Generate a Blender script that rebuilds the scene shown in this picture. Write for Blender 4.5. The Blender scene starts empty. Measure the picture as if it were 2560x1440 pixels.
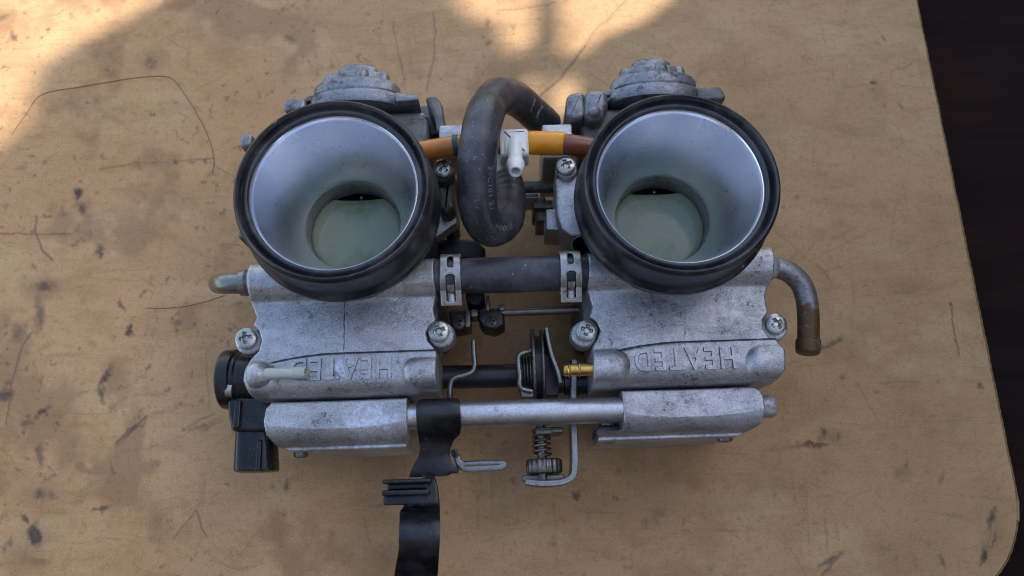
import bpy, bmesh, math, random
import numpy as np
from mathutils import Vector, Matrix, Quaternion

random.seed(7)
RNG = np.random.default_rng(11)
MM = 0.001
SC = bpy.context.scene
COL = SC.collection
R = math.radians

# ------------------------------------------------------------------ camera
F_PX, TILT, HC = 1850.0, R(16.8), 295.0          # focal length in photo pixels, tilt off vertical, height (mm)
ST, CT = math.sin(TILT), math.cos(TILT)
CAM = Vector((0.0, -HC * ST / CT, HC))            # mm
cd = bpy.data.cameras.new('camera')
cam = bpy.data.objects.new('camera', cd); COL.objects.link(cam)
cam.location = CAM * MM
cam.rotation_euler = (TILT, 0, 0)
cd.sensor_width = 36.0
cd.lens = F_PX / 2560.0 * 36.0
cd.clip_start, cd.clip_end = 0.01, 50.0
cd.dof.use_dof = True
cd.dof.focus_distance = 0.238
cd.dof.aperture_fstop = 20.0
SC.camera = cam

# ------------------------------------------------------------------ sky, sun, exposure
SUN_DIR = Vector((0.80, 0.35, 0.70)).normalized()   # towards the sun
elev = math.asin(SUN_DIR.z); azim = math.atan2(SUN_DIR.x, SUN_DIR.y)
w = bpy.data.worlds.new('World'); SC.world = w; w.use_nodes = True
wn = w.node_tree.nodes; wl = w.node_tree.links
sky = wn.new('ShaderNodeTexSky'); sky.sky_type = 'NISHITA'; sky.sun_disc = False
sky.sun_elevation = elev; sky.sun_rotation = azim
sky.air_density = 1.0; sky.dust_density = 1.5; sky.ozone_density = 1.0
bg = wn['Background']; bg.inputs['Strength'].default_value = 0.15
wl.new(sky.outputs[0], bg.inputs[0])
sd = bpy.data.lights.new('sun', 'SUN'); sd.energy = 2.9; sd.angle = R(0.6); sd.color = (0.94, 0.97, 1.0)
sun = bpy.data.objects.new('sun', sd); COL.objects.link(sun)
sun.location = SUN_DIR * 3; sun.rotation_euler = SUN_DIR.to_track_quat('Z', 'Y').to_euler()
vs = SC.view_settings
SC.display_settings.display_device = 'sRGB'
vs.view_transform = 'Standard'; vs.look = 'None'; vs.gamma = 1.0; vs.use_curve_mapping = False
vs.exposure = 1.54
vs.use_white_balance = True
vs.white_balance_temperature = 7100; vs.white_balance_tint = 11

# ------------------------------------------------------------------ photo pixel <-> place (mm)
def U(px, py, z):
    """point of the place at height z (mm) seen at photo pixel px, py"""
    u = (px - 1280) / F_PX; v = (720 - py) / F_PX
    k = (HC - z) / (CT - v * ST)
    return Vector((CAM.x + u * k, CAM.y + (v * CT + ST) * k, z))

def PX(x, y, z):
    dx, dy, dz = x - CAM.x, y - CAM.y, z - CAM.z
    d = dy * ST - dz * CT
    return 1280 + F_PX * dx / d, 720 - F_PX * (dy * CT + dz * ST) / d

ANG = R(1.75)                                      # how far the carburettors are turned on the table
CA, SA = math.cos(ANG), math.sin(ANG)
def L(px, py, z):
    p = U(px, py, z)
    return Vector((p.x * CA + p.y * SA, -p.x * SA + p.y * CA, z))
EX, EY, EZ = Vector((1, 0, 0)), Vector((0, 1, 0)), Vector((0, 0, 1))

# ------------------------------------------------------------------ materials
class NT:
    def __init__(s, name):
        s.m = bpy.data.materials.new(name); s.m.use_nodes = True
        s.n = s.m.node_tree.nodes; s.l = s.m.node_tree.links
        s.p = s.n['Principled BSDF']
        s.tc = s.n.new('ShaderNodeTexCoord')
    def new(s, t, **kw):
        n = s.n.new(t)
        for k, v in kw.items(): setattr(n, k, v)
        return n
    def noise(s, scale, detail=4, rough=0.6, stretch=None, dist=0.0):
        n = s.new('ShaderNodeTexNoise'); n.inputs['Scale'].default_value = scale
        n.inputs['Detail'].default_value = detail; n.inputs['Roughness'].default_value = rough
        n.inputs['Distortion'].default_value = dist
        if stretch:
            mp = s.new('ShaderNodeMapping'); mp.inputs['Scale'].default_value = stretch
            s.l.new(s.tc.outputs['Object'], mp.inputs[0]); s.l.new(mp.outputs[0], n.inputs['Vector'])
        else:
            s.l.new(s.tc.outputs['Object'], n.inputs['Vector'])
        return n.outputs['Fac']
    def ramp(s, fac, a, b, lo=0.0, hi=1.0):
        n = s.new('ShaderNodeMapRange'); n.interpolation_type = 'SMOOTHSTEP'
        n.inputs['From Min'].default_value = a; n.inputs['From Max'].default_value = b
        n.inputs['To Min'].default_value = lo; n.inputs['To Max'].default_value = hi
        s.l.new(fac, n.inputs['Value']); return n.outputs['Result']
    def mix(s, fac, a, b, mode='MIX'):
        n = s.new('ShaderNodeMix', data_type='RGBA', blend_type=mode)
        for sock, v in ((n.inputs[0], fac), (n.inputs[6], a), (n.inputs[7], b)):
            if hasattr(v, 'is_output'): s.l.new(v, sock)
            elif isinstance(v, (int, float)): sock.default_value = v
            else: sock.default_value = (*v, 1.0) if len(v) == 3 else v
        return n.outputs[2]
    def math(s, op, a, b):
        n = s.new('ShaderNodeMath', operation=op)
        for sock, v in ((n.inputs[0], a), (n.inputs[1], b)):
            if hasattr(v, 'is_output'): s.l.new(v, sock)
            else: sock.default_value = v
        return n.outputs[0]
    def set(s, **kw):
        for k, v in kw.items():
            sock = s.p.inputs[k.replace('_', ' ')]
            if hasattr(v, 'is_output'): s.l.new(v, sock)
            elif isinstance(v, (tuple, list)) and len(v) == 3 and sock.type == 'RGBA': sock.default_value = (*v, 1)
            else: sock.default_value = v
        return s
    def bump(s, height, strength=0.3, dist=0.0003):
        b = s.new('ShaderNodeBump'); b.inputs['Strength'].default_value = strength
        b.inputs['Distance'].default_value = dist
        s.l.new(height, b.inputs['Height']); s.l.new(b.outputs[0], s.p.inputs['Normal']); return s

def cast_metal(name, base, dark, metal=0.82, r0=0.40, r1=0.62, speck=0.62, bump=0.55, white=0.0):
    t = NT(name)
    big = t.noise(70, 5, 0.65); fine = t.noise(900, 3, 0.7); mid = t.noise(260, 6, 0.72)
    c = t.mix(t.ramp(big, 0.35, 0.68), base, tuple(0.72 * b + 0.28 * d for b, d in zip(base, dark)))
    sp2 = t.noise(420, 4, 0.75)
    smear = t.noise(150, 6, 0.75, stretch=(0.45, 1.0, 1.0), dist=0.8)
    c = t.mix(t.ramp(smear, 0.44, 0.68, 0, 0.50), c, tuple(0.35 * b + 0.65 * d for b, d in zip(base, dark)))
    c = t.mix(t.math('MULTIPLY', t.ramp(mid, speck - 0.03, speck + 0.08, 0, 0.75), t.ramp(big, 0.38, 0.60)), c, dark)
    c = t.mix(t.math('MULTIPLY', t.ramp(sp2, 0.56, 0.65, 0, 0.85), t.ramp(big, 0.45, 0.65, 0.1, 1.0)), c, dark)
    c = t.mix(t.ramp(fine, 0.58, 0.72, 0, 0.55), c, dark)
    grit = t.noise(2000, 2, 0.6)
    c = t.mix(t.ramp(grit, 0.52, 0.66, 0, 0.26), c, dark)
    c = t.mix(t.ramp(grit, 0.34, 0.46, 0.30, 0), c, tuple(min(1, 1.5 * b) for b in base))
    if white:                                     # white bloom of corrosion at two places of the left castings
        wf = t.noise(420, 5, 0.8); tot = None
        for (qx, qy, rad) in ((930, 1078, 17.0), (880, 925, 7.5), (985, 735, 8.0)):
            q = L(qx, qy, 50); dn = t.new('ShaderNodeVectorMath', operation='DISTANCE')
            mp = t.new('ShaderNodeMapping'); mp.inputs['Scale'].default_value = (1, 1, 0)
            t.l.new(t.tc.outputs['Object'], mp.inputs[0]); t.l.new(mp.outputs[0], dn.inputs[0])
            dn.inputs[1].default_value = (q.x * MM, q.y * MM, 0)
            g = t.ramp(dn.outputs['Value'], 0.2 * rad * MM, rad * MM, 1.0, 0.0)
            tot = g if tot is None else t.math('MAXIMUM', tot, g)
        f = t.math('MULTIPLY', t.ramp(t.math('ADD', t.math('MULTIPLY', tot, 0.26), wf), 0.62, 0.82, 0, white), t.ramp(t.noise(900, 3, 0.7), 0.40, 0.60, 0.35, 1.0))
        c = t.mix(f, c, (0.72, 0.77, 0.88))
    t.set(Base_Color=c, Metallic=metal, Roughness=t.ramp(mid, 0.3, 0.75, r0, r1))
    t.bump(t.math('ADD', t.math('MULTIPLY', fine, 0.6), mid), bump, 0.00035)
    return t.m

def plastic(name, base, rough=0.4, dust=None, dust_amt=0.0, dust_scale=90, bump=0.1, **kw):
    t = NT(name); c = base
    n = t.noise(dust_scale, 5, 0.65)
    f = t.noise(1100, 2, 0.6)
    if dust:
        c = t.mix(t.ramp(n, 0.42, 0.72, 0, dust_amt), base, dust)
        c = t.mix(t.ramp(f, 0.66, 0.74, 0, min(1, dust_amt * 1.6)), c, tuple(min(1, 2.2 * d) for d in dust))
    t.set(Base_Color=c, Roughness=t.ramp(n, 0.3, 0.75, rough * 0.85, min(1, rough * 1.3)), **kw)
    t.bump(f, bump, 0.0002)
    return t.m

M = {}
M['cast'] = cast_metal('cast_aluminium', (0.57, 0.57, 0.59), (0.07, 0.068, 0.075))
M['cast_white'] = cast_metal('corroded_aluminium', (0.57, 0.57, 0.59), (0.07, 0.07, 0.085), speck=0.60, white=1.0)
M['cast_dark'] = cast_metal('grimy_aluminium', (0.17, 0.165, 0.16), (0.04, 0.045, 0.04), metal=0.6, speck=0.55)
M['cover'] = cast_metal('cover_aluminium', (0.31, 0.315, 0.34), (0.035, 0.035, 0.04), speck=0.53, bump=0.5)
M['zinc'] = cast_metal('zinc_plate', (0.29, 0.295, 0.28), (0.12, 0.11, 0.09), metal=0.9, r0=0.25, r1=0.5, speck=0.66, bump=0.2)
M['dull_steel'] = cast_metal('dull_steel', (0.24, 0.22, 0.19), (0.05, 0.04, 0.03), metal=0.85, r0=0.3, r1=0.55, speck=0.58, bump=0.25)
M['black_steel'] = cast_metal('oily_steel', (0.055, 0.05, 0.05), (0.02, 0.018, 0.015), metal=0.6, r0=0.3, r1=0.5, bump=0.2)
M['rail'] = cast_metal('satin_aluminium_tube', (0.66, 0.66, 0.69), (0.30, 0.30, 0.32), metal=0.9, r0=0.32, r1=0.42, speck=0.74, bump=0.06)
M['rusty_clamp'] = None
t = NT('brushed_bell_aluminium')
n1 = t.noise(60, 4, 0.6); n2 = t.noise(500, 4, 0.7)
c = t.mix(t.ramp(n1, 0.35, 0.7), (0.84, 0.88, 0.96), (0.77, 0.80, 0.87))
c = t.mix(t.ramp(t.noise(700, 1, 0.4), 0.76, 0.80, 0, 0.5), c, (0.3, 0.3, 0.31))
t.set(Base_Color=c, Metallic=0.97, Roughness=t.ramp(n1, 0.3, 0.7, 0.26, 0.35)); t.bump(t.noise(1500, 2, 0.5), 0.02, 0.0002)
M['bell'] = t.m

t = NT('spring_clamp_steel')
n1 = t.noise(230, 5, 0.7); n2 = t.noise(700, 3, 0.6)
c = t.mix(t.ramp(n2, 0.55, 0.68, 0, 0.6), (0.46, 0.46, 0.45), (0.17, 0.15, 0.13))
c = t.mix(t.ramp(n1, 0.56, 0.68, 0, 0.85), c, (0.30, 0.13, 0.055))
t.set(Base_Color=c, Metallic=t.ramp(n1, 0.55, 0.68, 0.85, 0.1), Roughness=0.42); t.bump(n2, 0.2, 0.0002)
M['rusty_clamp'] = t.m

t = NT('rusty_steel_pipe')                     # bare steel that rusts towards its free end
n1 = t.noise(160, 5, 0.7); n2 = t.noise(600, 4, 0.7)
sx = t.new('ShaderNodeSeparateXYZ'); t.l.new(t.tc.outputs['Object'], sx.inputs[0])
g = t.ramp(sx.outputs['Y'], L(2020, 715, 50).y * MM, L(2020, 810, 50).y * MM, 0.02, 0.46)
f = t.ramp(t.math('ADD', n1, g), 0.72, 0.92)
c = t.mix(t.ramp(n2, 0.5, 0.7, 0, 0.7), (0.30, 0.30, 0.31), (0.09, 0.085, 0.08))
c = t.mix(f, c, t.mix(n2, (0.05, 0.022, 0.008), (0.20, 0.10, 0.03)))
t.set(Base_Color=c, Metallic=t.ramp(f, 0, 1, 0.8, 0.15), Roughness=t.ramp(n2, 0.3, 0.7, 0.35, 0.6)); t.bump(n2, 0.35, 0.0003)
M['pipe'] = t.m

M['rubber_plain'] = plastic('black_rubber', (0.014, 0.015, 0.018), 0.42, (0.085, 0.085, 0.095), 0.6, 90)
t = NT('scuffed_black_rubber')
n0 = t.noise(42, 6, 0.7, dist=0.8); n1 = t.noise(130, 5, 0.72); n2 = t.noise(1000, 3, 0.7); n3 = t.noise(380, 2, 0.5)
c = t.mix(t.ramp(n0, 0.44, 0.62, 0, 0.7), (0.014, 0.015, 0.020), (0.080, 0.078, 0.086))
c = t.mix(t.ramp(n1, 0.58, 0.68, 0, 0.65), c, (0.115, 0.105, 0.10))
c = t.mix(t.ramp(n3, 0.74, 0.78, 0, 0.9), c, (0.30, 0.28, 0.25))
t.set(Base_Color=c, Roughness=t.ramp(n0, 0.40, 0.65, 0.30, 0.55)); t.bump(t.math('ADD', n1, t.math('MULTIPLY', n2, 0.5)), 0.18, 0.0003)
M['rubber'] = t.m
M['hose'] = plastic('black_rubber_hose', (0.036, 0.038, 0.047), 0.38, (0.145, 0.14, 0.155), 0.7, 60, 0.3)
M['black'] = plastic('black_plastic', (0.009, 0.009, 0.010), 0.27, (0.05, 0.05, 0.055), 0.6, 80)
M['white_plastic'] = plastic('milky_plastic', (0.94, 0.94, 0.91), 0.30, (0.70, 0.64, 0.54), 0.2, 160, 0.05)
M['milky_green'] = plastic('milky_green_plastic', (0.50, 0.55, 0.49), 0.34, (0.36, 0.38, 0.34), 0.3, 160, 0.05)
M['amber'] = plastic('amber_plastic', (1.0, 0.42, 0.03), 0.14, (1.0, 0.31, 0.015), 0.7, 140, 0.03, Subsurface_Weight=0.7, Subsurface_Scale=0.0015, Subsurface_Radius=(1.0, 0.4, 0.08))
M['amber_hose'] = plastic('amber_rubber_hose', (0.62, 0.22, 0.035), 0.20, (0.36, 0.10, 0.02), 0.6, 120, 0.05, Coat_Weight=0.3)
M['red_hose'] = plastic('red_brown_rubber_hose', (0.27, 0.075, 0.035), 0.26, (0.16, 0.05, 0.03), 0.6, 120, 0.05)
M['throat'] = cast_metal('dull_throat_metal', (0.44, 0.45, 0.44), (0.10, 0.10, 0.09), metal=0.5, speck=0.66, bump=0.1)
M['brass'] = cast_metal('brass', (0.72, 0.46, 0.13), (0.30, 0.17, 0.04), metal=1.0, r0=0.25, r1=0.4, speck=0.68, bump=0.1)
M['slide'] = plastic('pale_green_slide', (0.32, 0.38, 0.26), 0.12, (0.13, 0.21, 0.08), 0.9, 40, 0.04)
M['void'] = plastic('dark_bore', (0.012, 0.010, 0.009), 0.7)
M['print'] = plastic('pale_hose_print', (0.30, 0.32, 0.33), 0.6, (0.06, 0.06, 0.07), 1.0, 420)
M['grime'] = plastic('grime_in_the_casting', (0.04, 0.04, 0.045), 0.7)
M['screw'] = cast_metal('zinc_screw', (0.50, 0.50, 0.46), (0.08, 0.07, 0.05), metal=0.9, r0=0.25, r1=0.45, speck=0.64, bump=0.2)
M['dark_screw'] = cast_metal('oily_screw', (0.10, 0.09, 0.08), (0.02, 0.02, 0.02), metal=0.8, r0=0.35, r1=0.5, bump=0.2)

# ------------------------------------------------------------------ mesh helpers (mm)
class MB:
    def __init__(s): s.v = []; s.f = []
    def add(s, vs, fs):
        o = len(s.v); s.v += [tuple(v) for v in vs]; s.f += [tuple(o + i for i in f) for f in fs]; return s
    def lathe(s, prof, org, axis, seg=48, cap0=False, cap1=False, squash=None):
        axis = Vector(axis).normalized(); org = Vector(org)
        a = EX if abs(axis.x) < 0.9 else EY
        e1 = (a - axis * a.dot(axis)).normalized(); e2 = axis.cross(e1)
        vs, fs = [], []
        for r, h in prof:
            for k in range(seg):
                th = 2 * math.pi * k / seg
                q = (e1 * math.cos(th) + e2 * math.sin(th)) * r
                if squash and q.z > 0: q.z *= squash
                vs.append(org + axis * h + q)
        for j in range(len(prof) - 1):
            for k in range(seg):
                k2 = (k + 1) % seg
                fs.append((j * seg + k, j * seg + k2, (j + 1) * seg + k2, (j + 1) * seg + k))
        if cap0: fs.append(tuple(reversed(range(seg))))
        if cap1: fs.append(tuple((len(prof) - 1) * seg + k for k in range(seg)))
        return s.add(vs, fs)
    def tube(s, pts, r, seg=16, smooth=8, caps=True, hollow=0):
        P = smooth_path(pts, smooth) if smooth else [Vector(p) for p in pts]
        n = len(P)
        if callable(r): rr = [r(i / (n - 1)) for i in range(n)]
        elif isinstance(r, (list, tuple)):
            rr = list(np.interp(np.linspace(0, len(r) - 1, n), range(len(r)), r))
        else: rr = [r] * n
        fr = frames(P)
        vs, fs = [], []
        for i in range(n):
            t_, a, b = fr[i]
            for k in range(seg):
                th = 2 * math.pi * k / seg
                vs.append(P[i] + (a * math.cos(th) + b * math.sin(th)) * rr[i])
        for i in range(n - 1):
            for k in range(seg):
                k2 = (k + 1) % seg
                fs.append((i * seg + k, i * seg + k2, (i + 1) * seg + k2, (i + 1) * seg + k))
        if caps:
            fs.append(tuple(reversed(range(seg)))); fs.append(tuple((n - 1) * seg + k for k in range(seg)))
        return s.add(vs, fs)
    def prism(s, pts, z0, z1, bev=0.5, steps=3):
        """pts: closed counter-clockwise (x, y) outline; z0 bottom, z1 top with a rounded upper edge"""
        pts = [Vector((p[0], p[1])) for p in pts]
        ar = sum(pts[i].x * pts[(i + 1) % len(pts)].y - pts[(i + 1) % len(pts)].x * pts[i].y for i in range(len(pts)))
        if ar < 0: pts.reverse()
        n = len(pts); nor = []
        for i in range(n):
            d1 = (pts[i] - pts[i - 1]); d2 = (pts[(i + 1) % n] - pts[i])
            n1 = Vector((d1.y, -d1.x)).normalized(); n2 = Vector((d2.y, -d2.x)).normalized()
            m_ = (n1 + n2); l = m_.length
            nor.append(m_ / l * min(2.0, 1.0 / max(0.35, l / 2)) if l > 1e-6 else n1)
        rings = [(0, z0)]
        for k in range(steps + 1):
            a = math.pi / 2 * k / steps
            rings.append((bev * (1 - math.cos(a)), z1 - bev * (1 - math.sin(a))))
        vs, fs = [], []
        for ins, z in rings:
            for i in range(n):
                q = pts[i] - nor[i] * ins; vs.append((q.x, q.y, z))
        for j in range(len(rings) - 1):
            for i in range(n):
                i2 = (i + 1) % n
                fs.append((j * n + i, j * n + i2, (j + 1) * n + i2, (j + 1) * n + i))
        fs.append(tuple((len(rings) - 1) * n + i for i in range(n)))
        fs.append(tuple(reversed(range(n))))
        return s.add(vs, fs)
    def ppoly(s, pp, z1, z0, bev=0.5, rad=0.0):
        """prism whose upper outline is given in photo pixels at height z1"""
        q = [L(x, y, z1).to_2d() for x, y in pp]
        if rad: q = round_poly(q, rad)
        return s.prism(q, z0, z1, bev)
    def pbox(s, x0, y0, x1, y1, z1, z0, bev=0.5, rad=0.6):
        c = L((x0 + x1) / 2, (y0 + y1) / 2, z1)
        hw = (L(x1, (y0 + y1) / 2, z1) - L(x0, (y0 + y1) / 2, z1)).length / 2
        hh = (L((x0 + x1) / 2, y0, z1) - L((x0 + x1) / 2, y1, z1)).length / 2
        q = [Vector((c.x - hw, c.y - hh)), Vector((c.x + hw, c.y - hh)), Vector((c.x + hw, c.y + hh)), Vector((c.x - hw, c.y + hh))]
        if rad: q = round_poly(q, min(rad, hw * 0.95, hh * 0.95))
        return s.prism(q, z0, z1, bev)
    def wall(s, pts, th, z0, z1, smooth=8):
        """upright plate following a plan path (list of local points)"""
        P = smooth_path([Vector((p[0], p[1], 0)) for p in pts], smooth) if smooth else [Vector((p[0], p[1], 0)) for p in pts]
        n = len(P); vs, fs = [], []; c = min(0.25, th * 0.3)
        for i in range(n):
            d = (P[min(n - 1, i + 1)] - P[max(0, i - 1)]).normalized(); nr = Vector((d.y, -d.x, 0))
            for o, z in ((-th / 2, z0), (-th / 2, z1 - c), (-th / 2 + c, z1), (th / 2 - c, z1), (th / 2, z1 - c), (th / 2, z0)):
                q = P[i] + nr * o; vs.append((q.x, q.y, z))
        for i in range(n - 1):
            for k in range(6):
                k2 = (k + 1) % 6
                fs.append((i * 6 + k, (i + 1) * 6 + k, (i + 1) * 6 + k2, i * 6 + k2))
        fs.append(tuple(range(6))); fs.append(tuple(reversed([(n - 1) * 6 + k for k in range(6)])))
        return s.add(vs, fs)
    def ribbon(s, rows, th, ns=5, nw=6):
        """strip through rows of (left point, right point), with a thickness downwards"""
        A = smooth_path([r[0] for r in rows], ns); B = smooth_path([r[1] for r in rows], ns)
        n = len(A); vs, fs = [], []
        tops = []
        for i in range(n):
            d = (A[min(n - 1, i + 1)] + B[min(n - 1, i + 1)] - A[max(0, i - 1)] - B[max(0, i - 1)])
            nr = (B[i] - A[i]).cross(d).normalized()
            if nr.z < 0: nr = -nr
            tops.append(nr)
        W = nw + 1
        for i in range(n):
            for k in range(W):
                u = k / nw; e = min(u, 1 - u) * (B[i] - A[i]).length
                dr = 0.35 * max(0, 1 - e / 0.5) ** 2
                vs.append(A[i].lerp(B[i], u) - tops[i] * dr)
        for i in range(n):
            for k in range(W): vs.append(A[i].lerp(B[i], k / nw) - tops[i] * th)
        o = n * W
        for i in range(n - 1):
            for k in range(nw):
                a = i * W + k
                fs.append((a, a + W, a + W + 1, a + 1)); fs.append((o + a, o + a + 1, o + a + W + 1, o + a + W))
            fs.append((i * W, o + i * W, o + (i + 1) * W, (i + 1) * W))
            fs.append((i * W + nw, (i + 1) * W + nw, o + (i + 1) * W + nw, o + i * W + nw))
        for k in range(nw):
            fs.append((k, k + 1, o + k + 1, o + k)); e = (n - 1) * W + k
            fs.append((e, o + e, o + e + 1, e + 1))
        return s.add(vs, fs)
    def build(s, name, mat, parent=None, sharp=38, loc=None):
        me = bpy.data.meshes.new(name)
        me.from_pydata([(v[0] * MM, v[1] * MM, v[2] * MM) for v in s.v], [], s.f)
        me.validate(clean_customdata=False)
        bm = bmesh.new(); bm.from_mesh(me); bmesh.ops.recalc_face_normals(bm, faces=bm.faces); bm.to_mesh(me); bm.free()
        me.polygons.foreach_set('use_smooth', [True] * len(me.polygons))
        me.set_sharp_from_angle(angle=R(sharp))
        return link(name, me, mat, parent)

def link(name, me, mat, parent=None):
    o = bpy.data.objects.new(name, me); COL.objects.link(o)
    if mat is not None and not me.materials: me.materials.append(mat)
    if parent: o.parent = parent
    return o

def smooth_path(pts, k):
    P = [Vector(p) for p in pts]; out = []
    Q = [P[0] * 2 - P[1]] + P + [P[-1] * 2 - P[-2]]
    for i in range(1, len(Q) - 2):
        a, b, c, d = Q[i - 1], Q[i], Q[i + 1], Q[i + 2]
        for j in range(k):
            t_ = j / k
            out.append(0.5 * ((2 * b) + (c - a) * t_ + (2 * a - 5 * b + 4 * c - d) * t_ ** 2 + (3 * b - a - 3 * c + d) * t_ ** 3))
    out.append(P[-1]); return out

def frames(P):
    n = len(P); out = []; a = None
    for i in range(n):
        t_ = (P[min(n - 1, i + 1)] - P[max(0, i - 1)]).normalized()
        if a is None:
            ref = EZ if abs(t_.z) < 0.9 else EX
            a = (ref - t_ * ref.dot(t_)).normalized()
        else:
            a = (a - t_ * a.dot(t_)).normalized()
        out.append((t_, a, t_.cross(a)))
    return out

def round_poly(q, rad, k=5):
    out = []; n = len(q)
    for i in range(n):
        p = q[i]; a = (q[i - 1] - p); b = (q[(i + 1) % n] - p)
        la, lb = a.length, b.length; a /= la; b /= lb
        ang = math.acos(max(-1, min(1, a.dot(b))))
        d = min(rad / max(0.2, math.tan(ang / 2)), la * 0.48, lb * 0.48)
        p0, p1 = p + a * d, p + b * d
        for j in range(k + 1):
            t_ = j / k; out.append(p0 * (1 - t_) ** 2 + p * 2 * t_ * (1 - t_) + p1 * t_ ** 2)
    return out

SLOPE = 0.033                                       # photo slope of the assembly's long axis
def sheet(mb, pl, pr, y0, y1, zf, zref, zbot, nr, nc, edge=1.0, bottom_edge=None):
    """a casting seen from above: upper surface z = zf(px, py'), side edges pl / pr (px over py'), walls down to zbot"""
    P = np.zeros((nr + 1, nc + 1, 3))
    uu = np.linspace(0, 1, nc + 1); uu = uu - 0.7 * np.sin(2 * np.pi * uu) / (2 * np.pi)
    tt = np.linspace(0, 1, nr + 1); tt = tt - 0.5 * np.sin(2 * np.pi * tt) / (2 * np.pi)
    for j, t_ in enumerate(tt):
        yp = y0 + (y1 - y0) * t_
        a = float(np.interp(yp, *zip(*pl))); b = float(np.interp(yp, *zip(*pr)))
        for i, u in enumerate(uu):
            px = a + (b - a) * u; py = yp - (px - 860) * SLOPE
            q = L(px, py, zref)
            d = min(px - a, b - px, yp - y0, y1 - yp) / 7.5
            dr = edge - math.sqrt(max(0, edge ** 2 - (edge - min(edge, d)) ** 2))
            P[j, i] = (q.x, q.y, zf(px, yp) - dr)
    W = nc + 1; vs = [tuple(p) for p in P.reshape(-1, 3)]; fs = []
    for j in range(nr):
        for i in range(nc):
            k = j * W + i; fs.append((k, k + W, k + W + 1, k + 1))
    border = [i for i in range(W)] + [j * W + nc for j in range(1, nr + 1)] + [nr * W + i for i in range(nc - 1, -1, -1)] + [j * W for j in range(nr - 1, 0, -1)]
    o = len(vs); cx = P[:, :, 0].mean(); cy = P[:, :, 1].mean()
    for k in border:
        x, y, z = vs[k]; vs.append((cx + (x - cx) * 0.985, cy + (y - cy) * 0.985, zbot))
    nb = len(border)
    for k in range(nb):
        k2 = (k + 1) % nb; fs.append((border[k], border[k2], o + k2, o + k))
    fs.append(tuple(o + k for k in range(nb)))
    return mb.add(vs, fs)

def text_mesh(body, size, extrude=0.0, offset=0.0, spacing=1.0, bevel=0.0):
    cu = bpy.data.curves.new('text', 'FONT'); cu.body = body; cu.size = size; cu.extrude = extrude
    cu.align_x = 'CENTER'; cu.align_y = 'CENTER'; cu.space_character = spacing; cu.offset = offset
    cu.bevel_depth = bevel; cu.resolution_u = 4
    ob = bpy.data.objects.new('text', cu); COL.objects.link(ob)
    bpy.context.view_layer.update()
    me = bpy.data.meshes.new_from_object(ob.evaluated_get(bpy.context.evaluated_depsgraph_get()))
    bpy.data.objects.remove(ob); bpy.data.curves.remove(cu)
    return me

# ------------------------------------------------------------------ setting: tabletop, the dark table under it, the added walls that shade it
def vnoise(x, y, scale, seed, octaves=4, gain=0.55):
    out = np.zeros_like(x); amp = 1.0; tot = 0
    for o in range(octaves):
        rg = np.random.default_rng(seed * 31 + o); G = rg.random((64, 64))
        fx = x / scale * 2 ** o + 17.3 * o; fy = y / scale * 2 ** o + 9.1 * o
        ix = np.floor(fx).astype(int); iy = np.floor(fy).astype(int); tx = fx - ix; ty = fy - iy
        tx = tx * tx * (3 - 2 * tx); ty = ty * ty * (3 - 2 * ty)
        g = lambda a, b: G[a % 64, b % 64]
        out += amp * ((g(ix, iy) * (1 - tx) + g(ix + 1, iy) * tx) * (1 - ty) + (g(ix, iy + 1) * (1 - tx) + g(ix + 1, iy + 1) * tx) * ty)
        tot += amp; amp *= gain
    return out / tot

E0, E1 = U(2290, 0, 0), U(2541, 1240, 0)             # two points of the right edge
CORNER_R = 42.0
YB = U(2541, 1222, 0).y - CORNER_R                   # front edge, just out of frame
def edge_x(y):
    x = E0.x + (E1.x - E0.x) * (y - E0.y) / (E1.y - E0.y)
    yc = YB + CORNER_R
    d = np.clip(yc - y, 0, CORNER_R)
    x = x + 0.12 * np.sin(y * .31) * np.sin(y * .083 + 1) + 0.07 * np.sin(y * 1.7)
    return x - (CORNER_R - np.sqrt(np.maximum(0, CORNER_R ** 2 - d ** 2)))

ys = np.concatenate([np.linspace(420, 165, 20, endpoint=False), np.linspace(165, -112, 520, endpoint=False),
                     YB + CORNER_R * 0 + np.linspace(-112 - YB, 0.0, 24)])
us = np.concatenate([np.linspace(-420, -262, 14, endpoint=False), np.linspace(-262, 215, 860)])
us = (us - us[0]) / (us[-1] - us[0])
ex = edge_x(ys)
X = -420 + us[None, :] * (ex[:, None] + 420); Y = np.repeat(ys[:, None], len(us), 1)
PXX, PYY = PX(X, Y, 0 * X)
# stains, scratches, drips and the assembly's soft shadow painted in brown, laid out where the photograph shows them
wob = (vnoise(X, Y, 5.0, 3) - 0.5); wob2 = (vnoise(X, Y, 5.0, 4) - 0.5)
WX = PXX + wob * 26 + (vnoise(X, Y, 1.6, 5, 2) - .5) * 14; WY = PYY + wob2 * 26 + (vnoise(X, Y, 1.6, 6, 2) - .5) * 14
ink = np.zeros_like(X); brown = np.zeros_like(X); red = np.zeros_like(X); pale = np.zeros_like(X)
def blob(ch, x, y, rx, ry, a=0.0, s=1.0, soft=0.6):
    m_ = (np.abs(PXX - x) < 3 * max(rx, ry) + 30) & (np.abs(PYY - y) < 3 * max(rx, ry) + 30)
    if not m_.any(): return
    ca, sa = math.cos(R(a)), math.sin(R(a))
    dx, dy = WX[m_] - x, WY[m_] - y
    d = np.sqrt(((dx * ca + dy * sa) / rx) ** 2 + ((-dx * sa + dy * ca) / ry) ** 2)
    v = s * np.clip((1 + soft - d) / (2 * soft), 0, 1)
    ch[m_] = np.maximum(ch[m_], v * v * (3 - 2 * v) if s >= 1 else v)
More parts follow.
